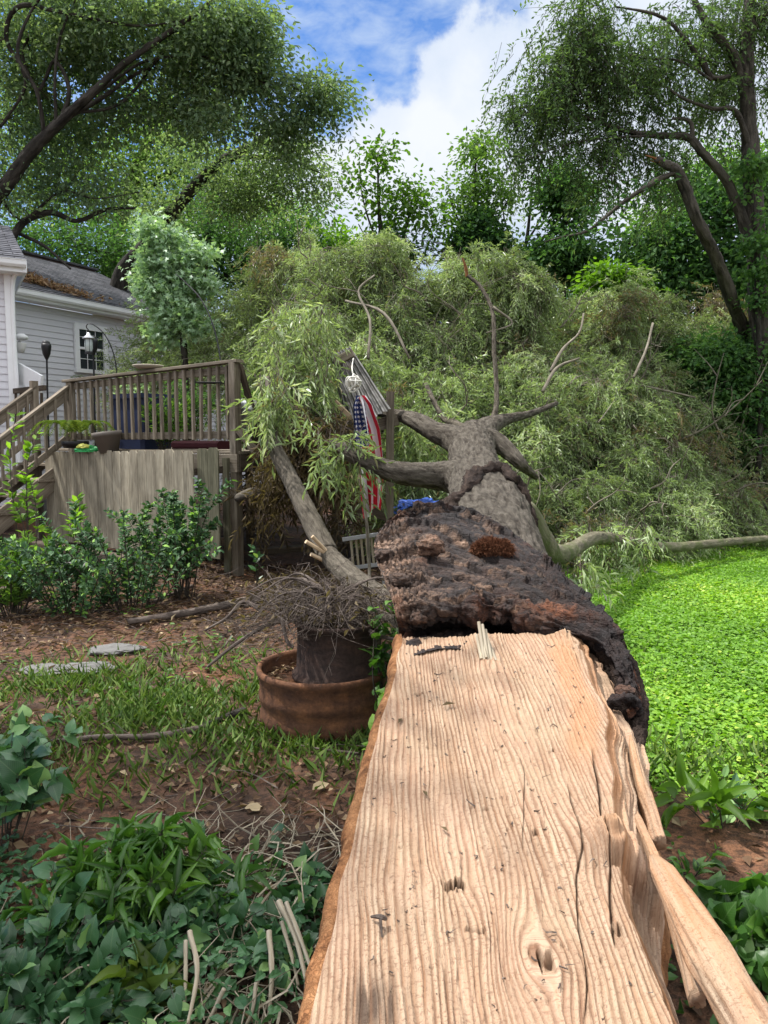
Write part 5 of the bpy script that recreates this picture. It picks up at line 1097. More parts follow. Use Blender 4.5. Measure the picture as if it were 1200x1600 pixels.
# ---------------------------------------------------------------- plants
def plant(name, label, cat, base, n, H, spread, lm, kind, ln, wd, per, up=1.0, group=None, stemr=.006, side=1.0, tmu=.5, lean=(0, 0), stemm='livetwig', start=.15):
    base = np.asarray(base, float); r = empty(name, base, label, cat, group); sb, lb = MB(), MB()
    for k in range(n):
        an = rng.uniform(0, 6.28); sp = rng.uniform(.2, 1) * spread; h = H * rng.uniform(.55, 1.05)
        b0 = base + np.array([math.cos(an), math.sin(an), 0]) * sp * .25; b0[2] -= .02
        e = base + np.array([math.cos(an) * sp + lean[0], math.sin(an) * sp + lean[1], h]); mid = (b0 + e) / 2 + np.array([0, 0, h * .18 * up]) + rng.normal(size=3) * .05 * H
        C = tube(sb, [b0, mid, e], [stemr, stemr * .7, stemr * .3], 5, n=16); m = per; ti = rng.uniform(start, 1, m); i = np.minimum((ti * 15).astype(int), 14); u = (ti * 15 - i)[:, None]
        P = C[i] * (1 - u) + C[i + 1] * u; tg = nrm(C[i + 1] - C[i]); sd2 = rdir(m); sd2 = nrm(sd2 - tg * (sd2 * tg).sum(1, keepdims=True))
        D_ = sd2 * side + tg * .6 + np.array([0, 0, .05]); N_ = rng.normal(size=(m, 3)) * .45 + np.array([0, -.25, 1.0])
        leaves(lb, P + sd2 * .01, D_, N_, rng.uniform(.65, 1.2, m) * ln, rng.uniform(.75, 1.15, m) * wd, kind, np.clip(rng.normal(tmu, .34, m), 0, 1))
        if ln > .05: twigs(sb, P, P + nrm(D_) * .015, .0015)
    sb.build('stems', MB_[stemm], r); lb.build('foliage', ML[lm], r, smooth=kind in ('heart', 'lance', 'oval')); return r
plant('shrub', 'dark holly shrub with small glossy leaves in front of the plank skirt', 'shrub', onG(W(205, 960, 7.1)), 30, .98, 1.0, 'holly', 'oval', .055, .03, 80, group=None, start=.10, lean=(-.05, -.1))
plant('shrub', 'small glossy shrub with upright shoots just left of the corner post', 'shrub', onG(W(282, 940, 7.5)), 26, 1.12, .55, 'holly', 'oval', .058, .032, 80, start=.25)
plant('shrub', 'low dark shrub spreading at the left end of the plank skirt', 'shrub', onG(W(120, 965, 6.9)), 18, .75, .8, 'holly', 'oval', .058, .032, 80, start=.08)
plant('leafy_clump', 'bright bamboo like leafy clump at the left edge below the steps', 'plant', onG(W(18, 935, 6.9)), 24, .72, .42, 'fern', 'narrow', .11, .022, 42, tmu=.65)
plant('sapling', 'thin pale green sapling rising in front of the deck steps', 'sapling', onG(W(45, 950, 7.4)), 5, 1.75, .18, 'lime', 'broad', .10, .05, 26, tmu=.45, start=.4)
plant('sapling', 'young shoot with bright yellow green leaves above the holly shrub', 'sapling', onG(W(122, 955, 7.2)), 4, 1.3, .22, 'lime', 'broad', .09, .045, 20, tmu=.5, start=.55)
plant('weed', 'tiny teal leaved weed growing by the foot of the deck post', 'weed', onG(W(402, 915, 8.0)), 3, .42, .08, 'vine', 'broad', .10, .05, 6)
plant('potted_shrub', 'dark leafy plant behind the railing below the house window', 'plant', D(2.3, DZ, 1.2), 26, .95, .42, 'dark', 'narrow', .10, .026, 40)
plant('potted_shrub', 'pale thin leaved plant beside the house wall at the left of the deck', 'plant', D(3.6, DZ, 1.3), 16, 1.0, .3, 'pale', 'narrow', .10, .022, 30)
plant('potted_shrub', 'leafy plant standing behind the balusters next to the blue bin', 'plant', D(1.75, DZ, .35), 22, .7, .32, 'fern', 'narrow', .10, .022, 40, tmu=.4)
plant('potted_shrub', 'bushy green plant standing on the deck behind the middle balusters', 'plant', D(.7, DZ, .9), 26, .75, .4, 'fern', 'narrow', .11, .024, 40)
# ivy climbing beside the ring planter
plant('ivy', 'bright green ivy sprig between the ring planter and the log', 'ivy', onG([.02, 3.55, 0]), 8, .42, .16, 'lime', 'heart', .085, .08, 8, tmu=.35, lean=(.02, -.05))
plant('ivy', 'trailing ivy stem climbing at the right of the dark drum', 'ivy', onG([.05, 4.1, 0]), 9, .75, .13, 'lance', 'heart', .075, .065, 9, tmu=.7, lean=(0, -.02))
# left foreground
def vine(name, label, px, py, n, H, sp, ln=.13, per=9, lm='vine', kind='heart', wd=None, tmu=.45, lean=(0, 0), start=.3):
    return plant(name, label, 'vine', onG(G(px, py)), n, H, sp, lm, kind, ln, wd or ln * .95, per, side=1.0, tmu=tmu, lean=lean, stemr=.003, start=start)
vine('vine', 'tall broad leaved vine at the left edge beside the bare soil', 5, 1330, 14, .40, .30, .085, 11)
vine('vine', 'dark dense vine mass filling the bottom left corner', 40, 1590, 30, .24, .42, .062, 13, tmu=.3)
vine('vine', 'broad leaved vine creeping below the tall lance leaved weed', 170, 1560, 26, .16, .40, .055, 12, tmu=.4)
vine('vine', 'low vine trailing along the edge of the bare soil patch', 300, 1390, 9, .10, .42, .055, 6, tmu=.55)
vine('vine', 'pale veined vine leaves beside the pale stick bundle', 410, 1470, 12, .12, .32, .055, 7, tmu=.6)
vine('vine', 'blue green vine shoots above the tall left vine', -20, 1215, 22, .16, .6, .07, 8, tmu=.7)
vine('vine', 'dark vine sprawl in the middle of the left foreground', 250, 1500, 22, .13, .40, .05, 10, tmu=.35)
vine('vine', 'low dark vine along the foot of the log bark edge', 480, 1420, 8, .10, .24, .06, 6, tmu=.4)
plant('weed', 'bright lance leaved weed clump in the left foreground', 'weed', onG(G(225, 1440)), 22, .28, .24, 'lance', 'lance', .10, .026, 20, tmu=.7, stemr=.003)
plant('weed', 'fresh green weed beside the vines at the lower left', 'weed', onG(G(130, 1500)), 16, .24, .24, 'lance', 'lance', .08, .022, 18, tmu=.6, stemr=.003)
plant('weed', 'low weed with long leaves in front of the bare soil patch', 'weed', onG(G(310, 1450)), 12, .12, .26, 'lance', 'lance', .09, .03, 10, tmu=.5, stemr=.003)
plant('weed', 'wilted olive leaved weed at the bottom edge beside the white sticks', 'weed', onG(G(222, 1610)), 7, .16, .10, 'palm', 'lance', .12, .038, 5, tmu=.3, stemr=.003)
# right foreground
vine('vine', 'dark glossy vine along the right side of the long splinter', 1150, 1470, 14, .15, .26, .085, 8, 'lance', 'heart', .085, tmu=.45)
vine('vine', 'leafy vine at the right edge below the bare soil strip', 1195, 1540, 16, .16, .26, .085, 8, 'lance', 'heart', .085, tmu=.35)
vine('vine', 'low weed leaves on the soil between log and lawn', 1075, 1370, 6, .07, .18, .06, 6, 'lance', 'lance', .03, tmu=.7)
plant('weed', 'yellow green broad leaved weed on the soil strip right of the log', 'weed', onG(G(1135, 1290)), 7, .16, .26, 'lime', 'lance', .15, .05, 5, tmu=.3, stemr=.003)
plant('weed', 'blue green weed sprig at the far right of the soil strip', 'weed', onG(G(1180, 1275)), 6, .12, .2, 'vine', 'broad', .08, .04, 6, tmu=.9, stemr=.003)
plant('weed', 'drooping leafy sprig hanging beside the rotten rim over the lawn', 'weed', onG(W(905, 905, 5.2)), 8, .30, .3, 'fern', 'narrow', .12, .024, 14, tmu=.6)
# ground cover, grass and litter
def ground_pts(n, px0, px1, py0, py1):
    dens = []
    while len(dens) < n:
        q = G(rng.uniform(px0, px1), rng.uniform(py0, py1)); dens.append(q)
    return onG(np.array(dens))
def cover(name, label, cat, n, area, lm, kind, ln, wd, lift, mask=None, flat=.5):
    mb = MB(); x = rng.uniform(area[0], area[1], n); y = rng.uniform(area[2], area[3], n)
    if mask is not None: k = rng.random(n) < mask(x, y); x, y = x[k], y[k]
    m = len(x); P = np.stack([x, y, gz(x, y) + rng.random(m) * lift * (1 + .5 * fbm(np.stack([x, y, x * 0], -1) * 1.5, 2))], -1); D_ = rdir(m); D_[:, 2] = np.abs(D_[:, 2]) * .3
    sc = np.clip(1 + .25 * rng.normal(size=m), .5, 1.7)
    tint = np.clip(rng.normal(.5, .2, m) + .45 * fbm(np.stack([x * 1.1, y * .7, x * 0], -1), 4), 0, 1)
    leaves(mb, P, D_, rng.normal(size=(m, 3)) * flat + [0, 0, 1], ln * sc, wd * sc, kind, tint)
    return tag(mb.build(name, ML[lm]), label, cat, None, 'stuff')
cover('ground_cover', 'bright green clover like ground cover filling the sunlit yard right of the log', 'ground cover', 460000, (.2, 8.5, 3.0, 12.2), 'clover', 'broad', .029, .023, .038, lawnmask, .36)
cover('ground_cover', 'dark creeping ground cover under the left foreground vines', 'ground cover', 9000, (-2.6, -.15, 1.5, 3.3), 'vine', 'oval', .036, .022, .08, lambda x, y: sm(2.75, 2.3, y + x * .15 + .3 * fbm(np.stack([x, y, x * 0], -1) * 2, 3)) * (.35 + .65 * (fbm(np.stack([x, y, x * 0 + 3], -1) * 2.2, 2) > -.1)))
cover('ground_cover', 'small green seedlings scattered on the soil left of the planter', 'ground cover', 5200, (-4.2, .2, 3.0, 7.0), 'fern', 'broad', .045, .025, .05, lambda x, y: (fbm(np.stack([x, y, x * 0 + 9], -1) * 1.5, 3) > .12) * .8)
cover('ground_cover', 'green seedlings on the dark soil strip right of the log', 'ground cover', 1700, (.5, 2.6, 1.6, 3.7), 'lance', 'broad', .04, .026, .04, lambda x, y: (fbm(np.stack([x, y, x * 0 + 9], -1) * 2.0, 3) > -.05) * .9)
def grassy(name, label, n, area, mask, L_=.10):
    mb = MB(); x = rng.uniform(area[0], area[1], n); y = rng.uniform(area[2], area[3], n); k = rng.random(n) < mask(x, y); x, y = x[k], y[k]; m = len(x)
    D_ = rdir(m) * [1, 1, 0] * .9 + [0, 0, .8]; leaves(mb, np.stack([x, y, gz(x, y)], -1), D_, rdir(m) * [1, 1, .1], rng.uniform(.4, 1.3, m) * L_, .0032, 'narrow'); return tag(mb.build(name, ML['grass']), label, 'grass', None, 'stuff')
gm = lambda x, y: np.exp(-((y - 4.35) / .75) ** 2) * sm(-2.9, -1.9, x) * np.clip(.65 + 1.2 * fbm(np.stack([x, y, x * 0], -1) * 1.6, 3), 0, 1)
grassy('grass', 'thin green grass around the ring planter and the fallen sticks', 38000, (-3.0, .1, 3.1, 6.2), gm)
grassy('grass', 'coarse grass tufts along the near edge of the green yard', 9000, (.5, 3.4, 3.0, 4.2), lambda x, y: np.exp(-((y - 3.7) / .25) ** 2) * np.clip(.5 + 1.5 * fbm(np.stack([x, y, x * 0 + 2], -1) * 2, 3), 0, 1), .10)
grassy('grass', 'scattered grass blades poking through the bright green yard', 22000, (.5, 7, 3.4, 11.5), lambda x, y: lawnmask(x, y) * np.clip(.1 + 1.3 * fbm(np.stack([x, y, x * 0 + 7], -1) * 1.1, 3), 0, 1), .075)
def litter(name, label, n, area, mask, ln=.07, kind='narrow', w=.028):
    mb = MB(); x = rng.uniform(area[0], area[1], n); y = rng.uniform(area[2], area[3], n); k = rng.random(n) < mask(x, y); x, y = x[k], y[k]; m = len(x)
    leaves(mb, np.stack([x, y, gz(x, y) + .006 + rng.random(m) * .025], -1), rdir(m) * [1, 1, .25], rng.normal(size=(m, 3)) * .45 + [0, 0, 1], rng.uniform(.5, 1.5, m) * ln, rng.uniform(.6, 1.3, m) * w, kind); return tag(mb.build(name, ML['litter']), label, 'leaves', None, 'stuff')
litter('leaf_litter', 'brown leaf litter over the red soil between planter and deck', 9000, (-5, .5, 4.3, 9.5), lambda x, y: .35 + .65 * sm(5.2, 6.4, y))
litter('leaf_litter', 'sparse dead leaves on the bare soil and under the left vines', 3200, (-2.6, .3, 1.6, 4.4), lambda x, y: .75 + 0 * x, .05)
litter('leaf_litter', 'dead leaves scattered on the dark soil right of the log', 700, (.5, 3.2, 1.6, 3.7), lambda x, y: .7 + 0 * x, .05)
litter('leaf_litter', 'brown wilted leaves under the fallen crown at the far lawn edge', 6000, (.5, 9.0, 8.6, 12.5), lambda x, y: sm(9.3, 10.6, y - .12 * x) * .8)
dbm = MB(); n = 2200; x = rng.uniform(-4.5, .2, n); y = rng.uniform(2.9, 9, n); k = rng.random(n) < (.25 + .75 * sm(5, 6.3, y)); x, y = x[k], y[k]; m = len(x); A = np.stack([x, y, gz(x, y) + .01], -1); an = rng.uniform(0, 6.28, m)
twigs(dbm, A, A + np.stack([np.cos(an), np.sin(an), rng.uniform(-.02, .25, m)], -1) * rng.uniform(.05, .4, m)[:, None], rng.uniform(.0015, .005, m), bend=.08)
tag(dbm.build('twig_litter', MB_['dead']), 'small fallen twigs littering the soil below the deck', 'twigs', None, 'stuff')
dbm = MB(); n = 900; x = rng.uniform(-1.7, -.12, n); y = rng.uniform(1.6, 2.9, n); k = rng.random(n) < sm(-1.3, -.5, x); x, y = x[k], y[k]; m = len(x); A = np.stack([x, y, gz(x, y) + .02 + rng.random(m) * .05], -1); an = rng.normal(1.5, .8, m)
twigs(dbm, A, A + np.stack([np.cos(an), np.sin(an), rng.uniform(-.1, .15, m)], -1) * rng.uniform(.08, .35, m)[:, None], rng.uniform(.0015, .005, m), bend=.08)
tag(dbm.build('twig_litter', MP['stick']), 'pale broken straw twigs along the left foot of the log', 'twigs', None, 'stuff')
# individual sticks
STK = [([(296, 1455), (302, 1520), (294, 1600)], .010, .10, 'pale dry stick pair standing among vines at the bottom left'), ([(290, 1470), (290, 1540), (286, 1600)], .008, .06, 'thin pale stick just left of the forked dry pair'),
       ([(435, 1408), (462, 1460), (478, 1530)], .012, .12, 'thick pale dry cane leaning against the foot of the log'), ([(447, 1410), (470, 1462), (488, 1520)], .009, .13, 'slim pale cane lying against the thick dry cane'),
       ([(440, 1440), (455, 1490), (466, 1540)], .008, .07, 'short dry cane below the thick cane near the log'), ([(420, 1455), (425, 1520), (420, 1590)], .011, .06, 'upright pale cane left of the cane bundle'), ([(350, 1545), (330, 1580), (318, 1610)], .008, .05, 'short split straw near the bottom edge'), ([(400, 1535), (390, 1580), (380, 1610)], .007, .06, 'thin straw between the two cane groups')]
for pts, r0, z, lab in STK:
    mb = MB(); P = [G(*p, z=z + .05 * (2 - i)) for i, p in enumerate(pts)]; r0 *= .8; P[1] = P[1] + rng.normal(size=3) * .005; tube(mb, P, [r0, r0 * .85, r0 * .6], 12, n=40, rough=.25, rscale=5, fur=r0 * .06); tag(mb.build('dry_stick', MP['stick'], origin=P[1], smooth=True), lab, 'stick', 'dry sticks beside the log')
def gstick(pts, r0, lab, m_, name='fallen_stick', z=.03):
    mb = MB(); P = [onG(G(*p), z) for p in pts]; tube(mb, P, np.linspace(r0, r0 * .5, len(P)), 12, rough=.25, rscale=3); tag(mb.build(name, m_, origin=P[0], smooth=True), lab, 'stick')
gstick([(382, 1115), (350, 1125), (318, 1137)], .028, 'short thick dark stick in the grass left of the planter', MB_['live'])
gstick([(322, 1140), (240, 1155), (150, 1160), (60, 1168), (-20, 1175)], .020, 'long thin dark branch lying across the grass to the left edge', MB_['dead'])
gstick([(440, 940), (370, 955), (300, 970), (200, 985)], .05, 'long dark branch on the soil below the holly shrub', MB_['dead'], z=.05)
gstick([(300, 925), (270, 935), (235, 950)], .02, 'thin grey branch under the glossy shrub', MB_['dead'])
gstick([(560, 1185), (500, 1178), (470, 1172)], .008, 'thin twig at the foot of the ring planter', MB_['dead'])
gstick([(990, 812), (1060, 806), (1150, 812), (1260, 800)], .04, 'straight grey branch lying at the far lawn edge', MB_['twig'], z=.35)
gstick([(1110, 818), (1160, 815), (1230, 812)], .05, 'thick grey branch end at the right edge of the fallen crown', MB_['twig'], z=.2)
for (px, py, sx, sy, lab) in [(72, 1048, .16, .12, 'grey flat stone at the left of the soil patch'), (135, 1046, .20, .12, 'grey flat stone beside the small dry weeds'), (180, 1021, .20, .12, 'tan flat stone nearest the deck steps')]:
    mb = MB(); lump(mb, onG(G(px, py), .015), (sx, sy, .035), px * .1, .35, n=20); tag(mb.build('flat_stone', MP['stone'], origin=onG(G(px, py))), lab, 'stone', 'flat stones on the soil')
for (px, py, lab, tn) in [(488, 1240, 'cream dead leaf on the bare soil beside the log', 1.0), (382, 1273, 'cream dead leaf on the open soil patch', 1.0), (300, 1092, 'yellow fallen leaf on the red soil', .95), (160, 1092, 'tan fallen leaf beside the grass patch', .9)]:
    mb = MB(); leaves(mb, onG(G(px, py), .02)[None], rdir(1) * [1, 1, .1], np.array([[.1, -.2, 1.0]]), .09, .06, 'broad', np.array([tn])); tag(mb.build('fallen_leaf', ML['litter'], origin=onG(G(px, py))), lab, 'leaf')

# ---------------------------------------------------------------- standing trees
def tree(name, label, cat, limbs, blobs, lm, ln, wd, kind='broad', bark='live', droop=.3, nleaf=34, csz=.30, group=None, gapf=-.25, twr=.008, tmu=.5, fl=.75, tw=.45, spray=None, fur=0.0, rs=1.0, dm=1.0):
    base = limbs[0]; b0 = np.array(base[0][0] if len(base[0]) == 2 else W(*base[0][:3])); r = empty(name, (b0[0], b0[1], 0), label, cat, group)
    pts = []
    for i, L_ in enumerate(limbs):
        P = [W(*p[:3]) if len(p) == 4 else np.asarray(p[0], float) for p in L_]; rd = [p[-1] * rs for p in L_]
        if i == 0: P = [np.array([P[0][0], P[0][1], -.1])] + P if P[0][2] > .3 else P; rd = [rd[0] * 1.15] + rd if len(rd) < len(P) else rd
        mb = MB(); C = tube(mb, P, rd, 20 if max(rd) > .05 else 8, n=len(P) * 10, rough=.22, rscale=2, seed=i * 1.3, fur=fur * max(rd), furn=6); mb.build('trunk' if i == 0 else 'limb', MB_[bark], r, smooth=True); pts.append(C)
    pts = np.concatenate(pts); cr, tb = MB(), MB()
    for (px, py, Yd, rpx, dens) in blobs:
        c = W(px, py, Yd); rad = M_(rpx, Yd); K = max(4, int(dens * dm * min((rad / csz) ** 2 * 4.2, 62))); dv = rdir(K) * (rng.random(K) ** .42)[:, None] * rad * [1, 1, fl]
        cc_ = c + dv; cc_ = cc_[fbm(cc_ * (1.1 / max(.5, rad * .45)) + px * .1, 2) > gapf]; K = len(cc_)
        if not K: continue
        ct = np.clip(rng.normal(tmu, .16, K), 0, 1)
        if spray:
            L0, n0, per0 = spray; id2 = np.repeat(np.arange(K), per0); D0 = nrm(nrm(cc_ - c)[id2] * .6 + rng.normal(size=(len(id2), 3)) * .6 + [0, 0, -.45]); sprays(cr, cc_[id2] + rng.normal(size=(len(id2), 3)) * csz * .5, D0, rng.uniform(.6, 1.3, len(id2)) * L0, n0, ln, wd, ct[id2], kind, tb, droop=.6); continue
        idx = np.repeat(np.arange(K), nleaf); m = len(idx)
        of = rng.normal(size=(m, 3)) * csz * np.array([1, 1, .6]); D_ = nrm(of + rng.normal(size=(m, 3)) * csz * .9) + [0, 0, -droop]; N_ = rng.normal(size=(m, 3)) * .8 + [0, 0, 1]
        leaves(cr, cc_[idx] + of, D_, N_, rng.uniform(.7, 1.3, m) * ln, rng.uniform(.7, 1.3, m) * wd, kind, np.clip(ct[idx] + rng.normal(0, .14, m), 0, 1))
        k2 = rng.random(K) < tw; src = cc_[k2]
        if len(src):
            dist = ((src[:, None] - pts[None, ::3]) ** 2).sum(-1); j = dist.argmin(1); A = pts[::3][j]; L2 = np.sqrt(dist.min(1)); far = L2 > 2.2
            A[far] = src[far] + (A[far] - src[far]) / L2[far, None] * 2.2
            twigs(tb, A, src, np.clip(L2 * .006, .004, twr * 2), sag=.06, bend=.07); twigs(tb, src, src + rdir(len(src)) * csz * 1.4, .004, bend=.1)
    f = cr.build('crown', ML[lm], r)
    if tb.n: tb.build('branches', MB_['livetwig'], r)
    return r
# 1 the big oak at the left, its trunk outside the frame
tree('oak_tree', 'large dark oak with thick spreading limbs over the house at the left', 'tree',
 [[(-160, 560, 16, .36), (-110, 420, 16, .30), (-40, 340, 15.8, .24), (5, 295, 15.6, .20), (50, 235, 15.4, .17), (95, 190, 15.2, .13), (150, 140, 15, .10), (200, 95, 15, .08), (280, 40, 15, .05), (350, -10, 15, .03)],
  [(95, 190, 15.2, .08), (108, 140, 15.2, .065), (85, 95, 15.4, .05), (60, 140, 15.5, .05), (35, 85, 15.6, .045), (50, 40, 15.8, .04), (40, -40, 16, .03)],
  [(70, 215, 15.3, .07), (58, 145, 15.0, .06), (28, 85, 14.8, .05), (45, 25, 14.8, .04), (90, -40, 14.8, .03)],
  [(100, 187, 15.2, .08), (160, 152, 15.4, .07), (205, 120, 15.6, .055), (245, 95, 15.6, .045), (290, 25, 15.8, .03)],
  [(110, 178, 15.2, .05), (190, 160, 15.6, .045), (250, 85, 15.8, .035), (290, 30, 16, .02)], [(160, 140, 15.2, .05), (230, 95, 15.3, .04), (330, 90, 15.5, .025), (400, 120, 15.8, .012)],
  [(88, 200, 15.2, .06), (86, 120, 15, .045), (95, 55, 15, .04), (125, -20, 15, .03)], [(0, 200, 15.6, .04), (40, 130, 15.4, .05), (10, 60, 15.2, .06), (30, 10, 15, .07), (100, 20, 15, .05), (210, 40, 15, .035), (300, 30, 15, .015)],
  [(-60, 440, 16, .15), (10, 380, 16, .13), (40, 345, 16.2, .11), (80, 332, 16.4, .085), (120, 345, 16.4, .07), (165, 328, 16.6, .055), (215, 325, 16.8, .03)],
  [(30, 365, 16.2, .06), (70, 385, 16.2, .05), (110, 420, 16, .03)], [(40, 345, 16.2, .05), (95, 300, 16.2, .035), (150, 310, 16, .02), (220, 300, 16, .012)], [(0, 300, 15.6, .05), (15, 330, 15.8, .035), (40, 350, 16, .02)]],
 [(20, 20, 15.5, 75, 1.2), (110, 30, 15.5, 75, 1.3), (200, 30, 15.5, 75, 1.4), (290, 40, 15.5, 75, 1.5), (370, 50, 15.5, 60, 1.6), (330, 110, 15.8, 70, 1.5), (400, 130, 16, 55, 1.7), (240, 120, 16, 70, 1.3), (150, 100, 16.3, 60, 1.0), (40, 120, 16, 60, .9), (180, 180, 16.3, 60, .9),
  (430, 190, 16, 48, 1.7), (480, 165, 16, 44, 1.8), (512, 150, 16, 30, 1.8), (515, 200, 16, 28, 1.3), (460, 220, 16.2, 40, 1.3), (495, 130, 16, 25, 1.2), (20, 220, 16.2, 55, .9), (60, 300, 16.5, 60, .9), (140, 290, 16.5, 55, .8), (330, 200, 16, 50, 1.0), (390, 20, 15.6, 40, 1.5), (-60, 100, 15.8, 120, .8), (-40, 280, 16, 90, .6), (430, 90, 15.8, 28, 1.4), (60, 60, 17, 90, 1.2), (180, 60, 17, 90, 1.2), (290, 80, 17, 80, 1.2), (40, 180, 17, 80, 1.0), (280, 180, 17, 70, 1.2), (390, 80, 16.5, 50, 1.4), (120, 220, 17, 70, .9)],
 'oak', .10, .05, 'oval', nleaf=58, csz=.27, gapf=-.06, tmu=.55, fur=.08, rs=.62)
# 2 leaning limb tree behind it
tree('oak_tree', 'slender tree with one long bare limb reaching right above the pale maple', 'tree',
 [[(180, 480, 19, .22), (230, 380, 19, .18), (275, 325, 19, .15), (310, 285, 19, .13), (350, 250, 19, .11), (400, 225, 19, .09), (440, 200, 19, .05), (500, 230, 19, .02)], [(350, 250, 19, .06), (400, 245, 18.6, .05), (450, 250, 18.4, .03), (500, 270, 18.2, .015)]],
 [(420, 260, 18.6, 42, 1.5), (470, 270, 18.5, 38, 1.6), (500, 285, 18.4, 28, 1.4), (360, 300, 19, 50, 1.3), (300, 240, 19.3, 50, 1.1), (400, 320, 19, 50, 1.3), (440, 230, 18.6, 35, 1.3), (250, 330, 19, 50, 1.1), (480, 310, 18.8, 26, 1.1)],
 'oak', .10, .048, 'broad', nleaf=70, csz=.34, tmu=.65)
tree('background_tree', 'sunlit light green tree far behind the oak limbs', 'tree',
 [[(150, 560, 27, .3), (180, 380, 27, .25), (220, 250, 27, .18), (260, 150, 27, .08)], [(200, 320, 27, .12), (280, 260, 27, .08), (360, 230, 27, .04)]],
 [(120, 250, 27, 75, 1.0), (220, 240, 27, 80, 1.1), (300, 270, 27, 75, 1.1), (250, 180, 27, 65, 1.0), (380, 290, 27, 55, 1.0), (60, 300, 27, 70, 1.0), (180, 330, 27, 75, 1.0), (330, 350, 27, 70, 1.0), (430, 330, 27, 45, 1.0), (-20, 200, 27, 90, .8), (350, 180, 27, 45, .9)],
 'far', .15, .08, 'broad', nleaf=52, csz=.5, gapf=-.35, tmu=.6)
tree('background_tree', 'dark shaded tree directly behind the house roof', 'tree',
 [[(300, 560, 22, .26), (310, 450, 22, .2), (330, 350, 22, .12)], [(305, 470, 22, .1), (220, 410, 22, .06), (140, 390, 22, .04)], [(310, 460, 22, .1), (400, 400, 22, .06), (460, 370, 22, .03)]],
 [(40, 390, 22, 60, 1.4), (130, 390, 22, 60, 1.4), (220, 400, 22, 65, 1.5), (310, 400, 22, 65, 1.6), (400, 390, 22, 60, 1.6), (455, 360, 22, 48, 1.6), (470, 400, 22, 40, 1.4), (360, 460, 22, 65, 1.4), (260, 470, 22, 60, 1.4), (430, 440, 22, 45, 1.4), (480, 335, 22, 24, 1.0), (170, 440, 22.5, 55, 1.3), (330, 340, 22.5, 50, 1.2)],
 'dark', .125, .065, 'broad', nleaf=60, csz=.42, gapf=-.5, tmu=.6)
tree('maple_tree', 'young maple with pale silvery leaves beside the house roof', 'tree',
 [[(290, 620, 13, .06), (285, 520, 13, .05), (265, 430, 13, .035), (240, 350, 13, .015)], [(285, 520, 13, .03), (310, 460, 13, .02), (325, 420, 13, .01)]],
 [(240, 340, 13, 12, 3.2), (236, 368, 13, 18, 3.0), (268, 372, 13, 18, 2.6), (238, 405, 13, 22, 2.8), (285, 412, 13, 24, 2.8), (312, 395, 13, 14, 2.0), (250, 450, 13, 30, 2.4), (305, 445, 13, 28, 2.2), (218, 440, 13, 14, 2.0), (338, 462, 13, 18, 1.6), (300, 510, 13, 26, 1.6), (262, 520, 13, 22, 1.5), (225, 355, 13, 9, 2.0), (325, 380, 13, 9, 1.6), (285, 480, 13, 30, 2.0), (248, 487, 13, 20, 1.8), (215, 430, 13, 10, 2.0)],
 'pale', .095, .09, 'star', nleaf=16, csz=.12, gapf=-.15, twr=.004)
tree('background_tree', 'yellow green bushy tree below the cloud in the middle distance', 'tree', [[(540, 560, 22, .1), (540, 430, 22, .07), (545, 380, 22, .03)]],
 [(540, 385, 22, 28, 2.0), (515, 400, 22, 26, 2.0), (560, 410, 22, 32, 2.0), (530, 430, 22, 34, 2.0), (500, 380, 22, 18, 1.6), (590, 430, 22, 30, 1.6)], 'lime', .15, .085, 'broad', nleaf=34, csz=.34, gapf=-.6, tmu=.45)
tree('slim_tree', 'slim bright leaved tree left of centre standing against the cloud', 'tree',
 [[(600, 620, 17, .09), (606, 500, 17, .075), (598, 400, 17, .055), (592, 320, 17, .035), (590, 240, 17, .012)], [(602, 430, 17, .04), (630, 370, 17, .03), (645, 310, 17, .015)], [(598, 400, 17, .03), (575, 340, 17, .02), (560, 280, 17, .01)], [(604, 470, 17, .03), (585, 400, 17, .02), (560, 350, 17, .01)], [(604, 460, 17, .03), (650, 420, 17, .02), (675, 370, 17, .01)]],
 [(555, 265, 17, 22, 1.3), (600, 250, 17, 18, 1.3), (575, 300, 17, 26, 1.2), (640, 290, 17, 24, 1.3), (610, 320, 17, 28, 1.1), (655, 330, 17, 24, 1.2), (560, 335, 17, 24, 1.1), (590, 365, 17, 28, 1.1), (640, 375, 17, 28, 1.2), (675, 360, 17, 20, 1.1), (620, 400, 17, 24, 1.6), (600, 235, 17, 10, 1.3), (670, 395, 17, 18, 1.2)],
 'lime', .115, .07, 'broad', nleaf=28, csz=.22, gapf=-.12, tmu=.08, twr=.005, tw=.9)
tree('slim_tree', 'vine wrapped dark slim tree right of centre below the cloud', 'tree',
 [[(748, 600, 17.5, .1), (750, 440, 17.5, .09), (745, 370, 17.5, .06), (742, 290, 17.5, .035), (745, 220, 17.5, .012)], [(746, 380, 17.5, .03), (790, 320, 17.5, .02), (800, 290, 17.5, .01)], [(746, 400, 17.5, .03), (710, 330, 17.5, .02), (700, 290, 17.5, .01)]],
 [(742, 225, 17.5, 20, 1.8), (770, 225, 17.5, 14, 1.6), (745, 260, 17.5, 30, 1.8), (715, 290, 17.5, 26, 1.6), (770, 290, 17.5, 30, 1.7), (740, 310, 17.5, 32, 1.6), (700, 315, 17.5, 18, 1.4), (795, 310, 17.5, 20, 1.4), (730, 350, 17.5, 28, 1.5), (765, 345, 17.5, 24, 1.5)],
 'far', .115, .06, 'broad', nleaf=26, csz=.22, gapf=-.02, tmu=.4, twr=.005, tw=.8)
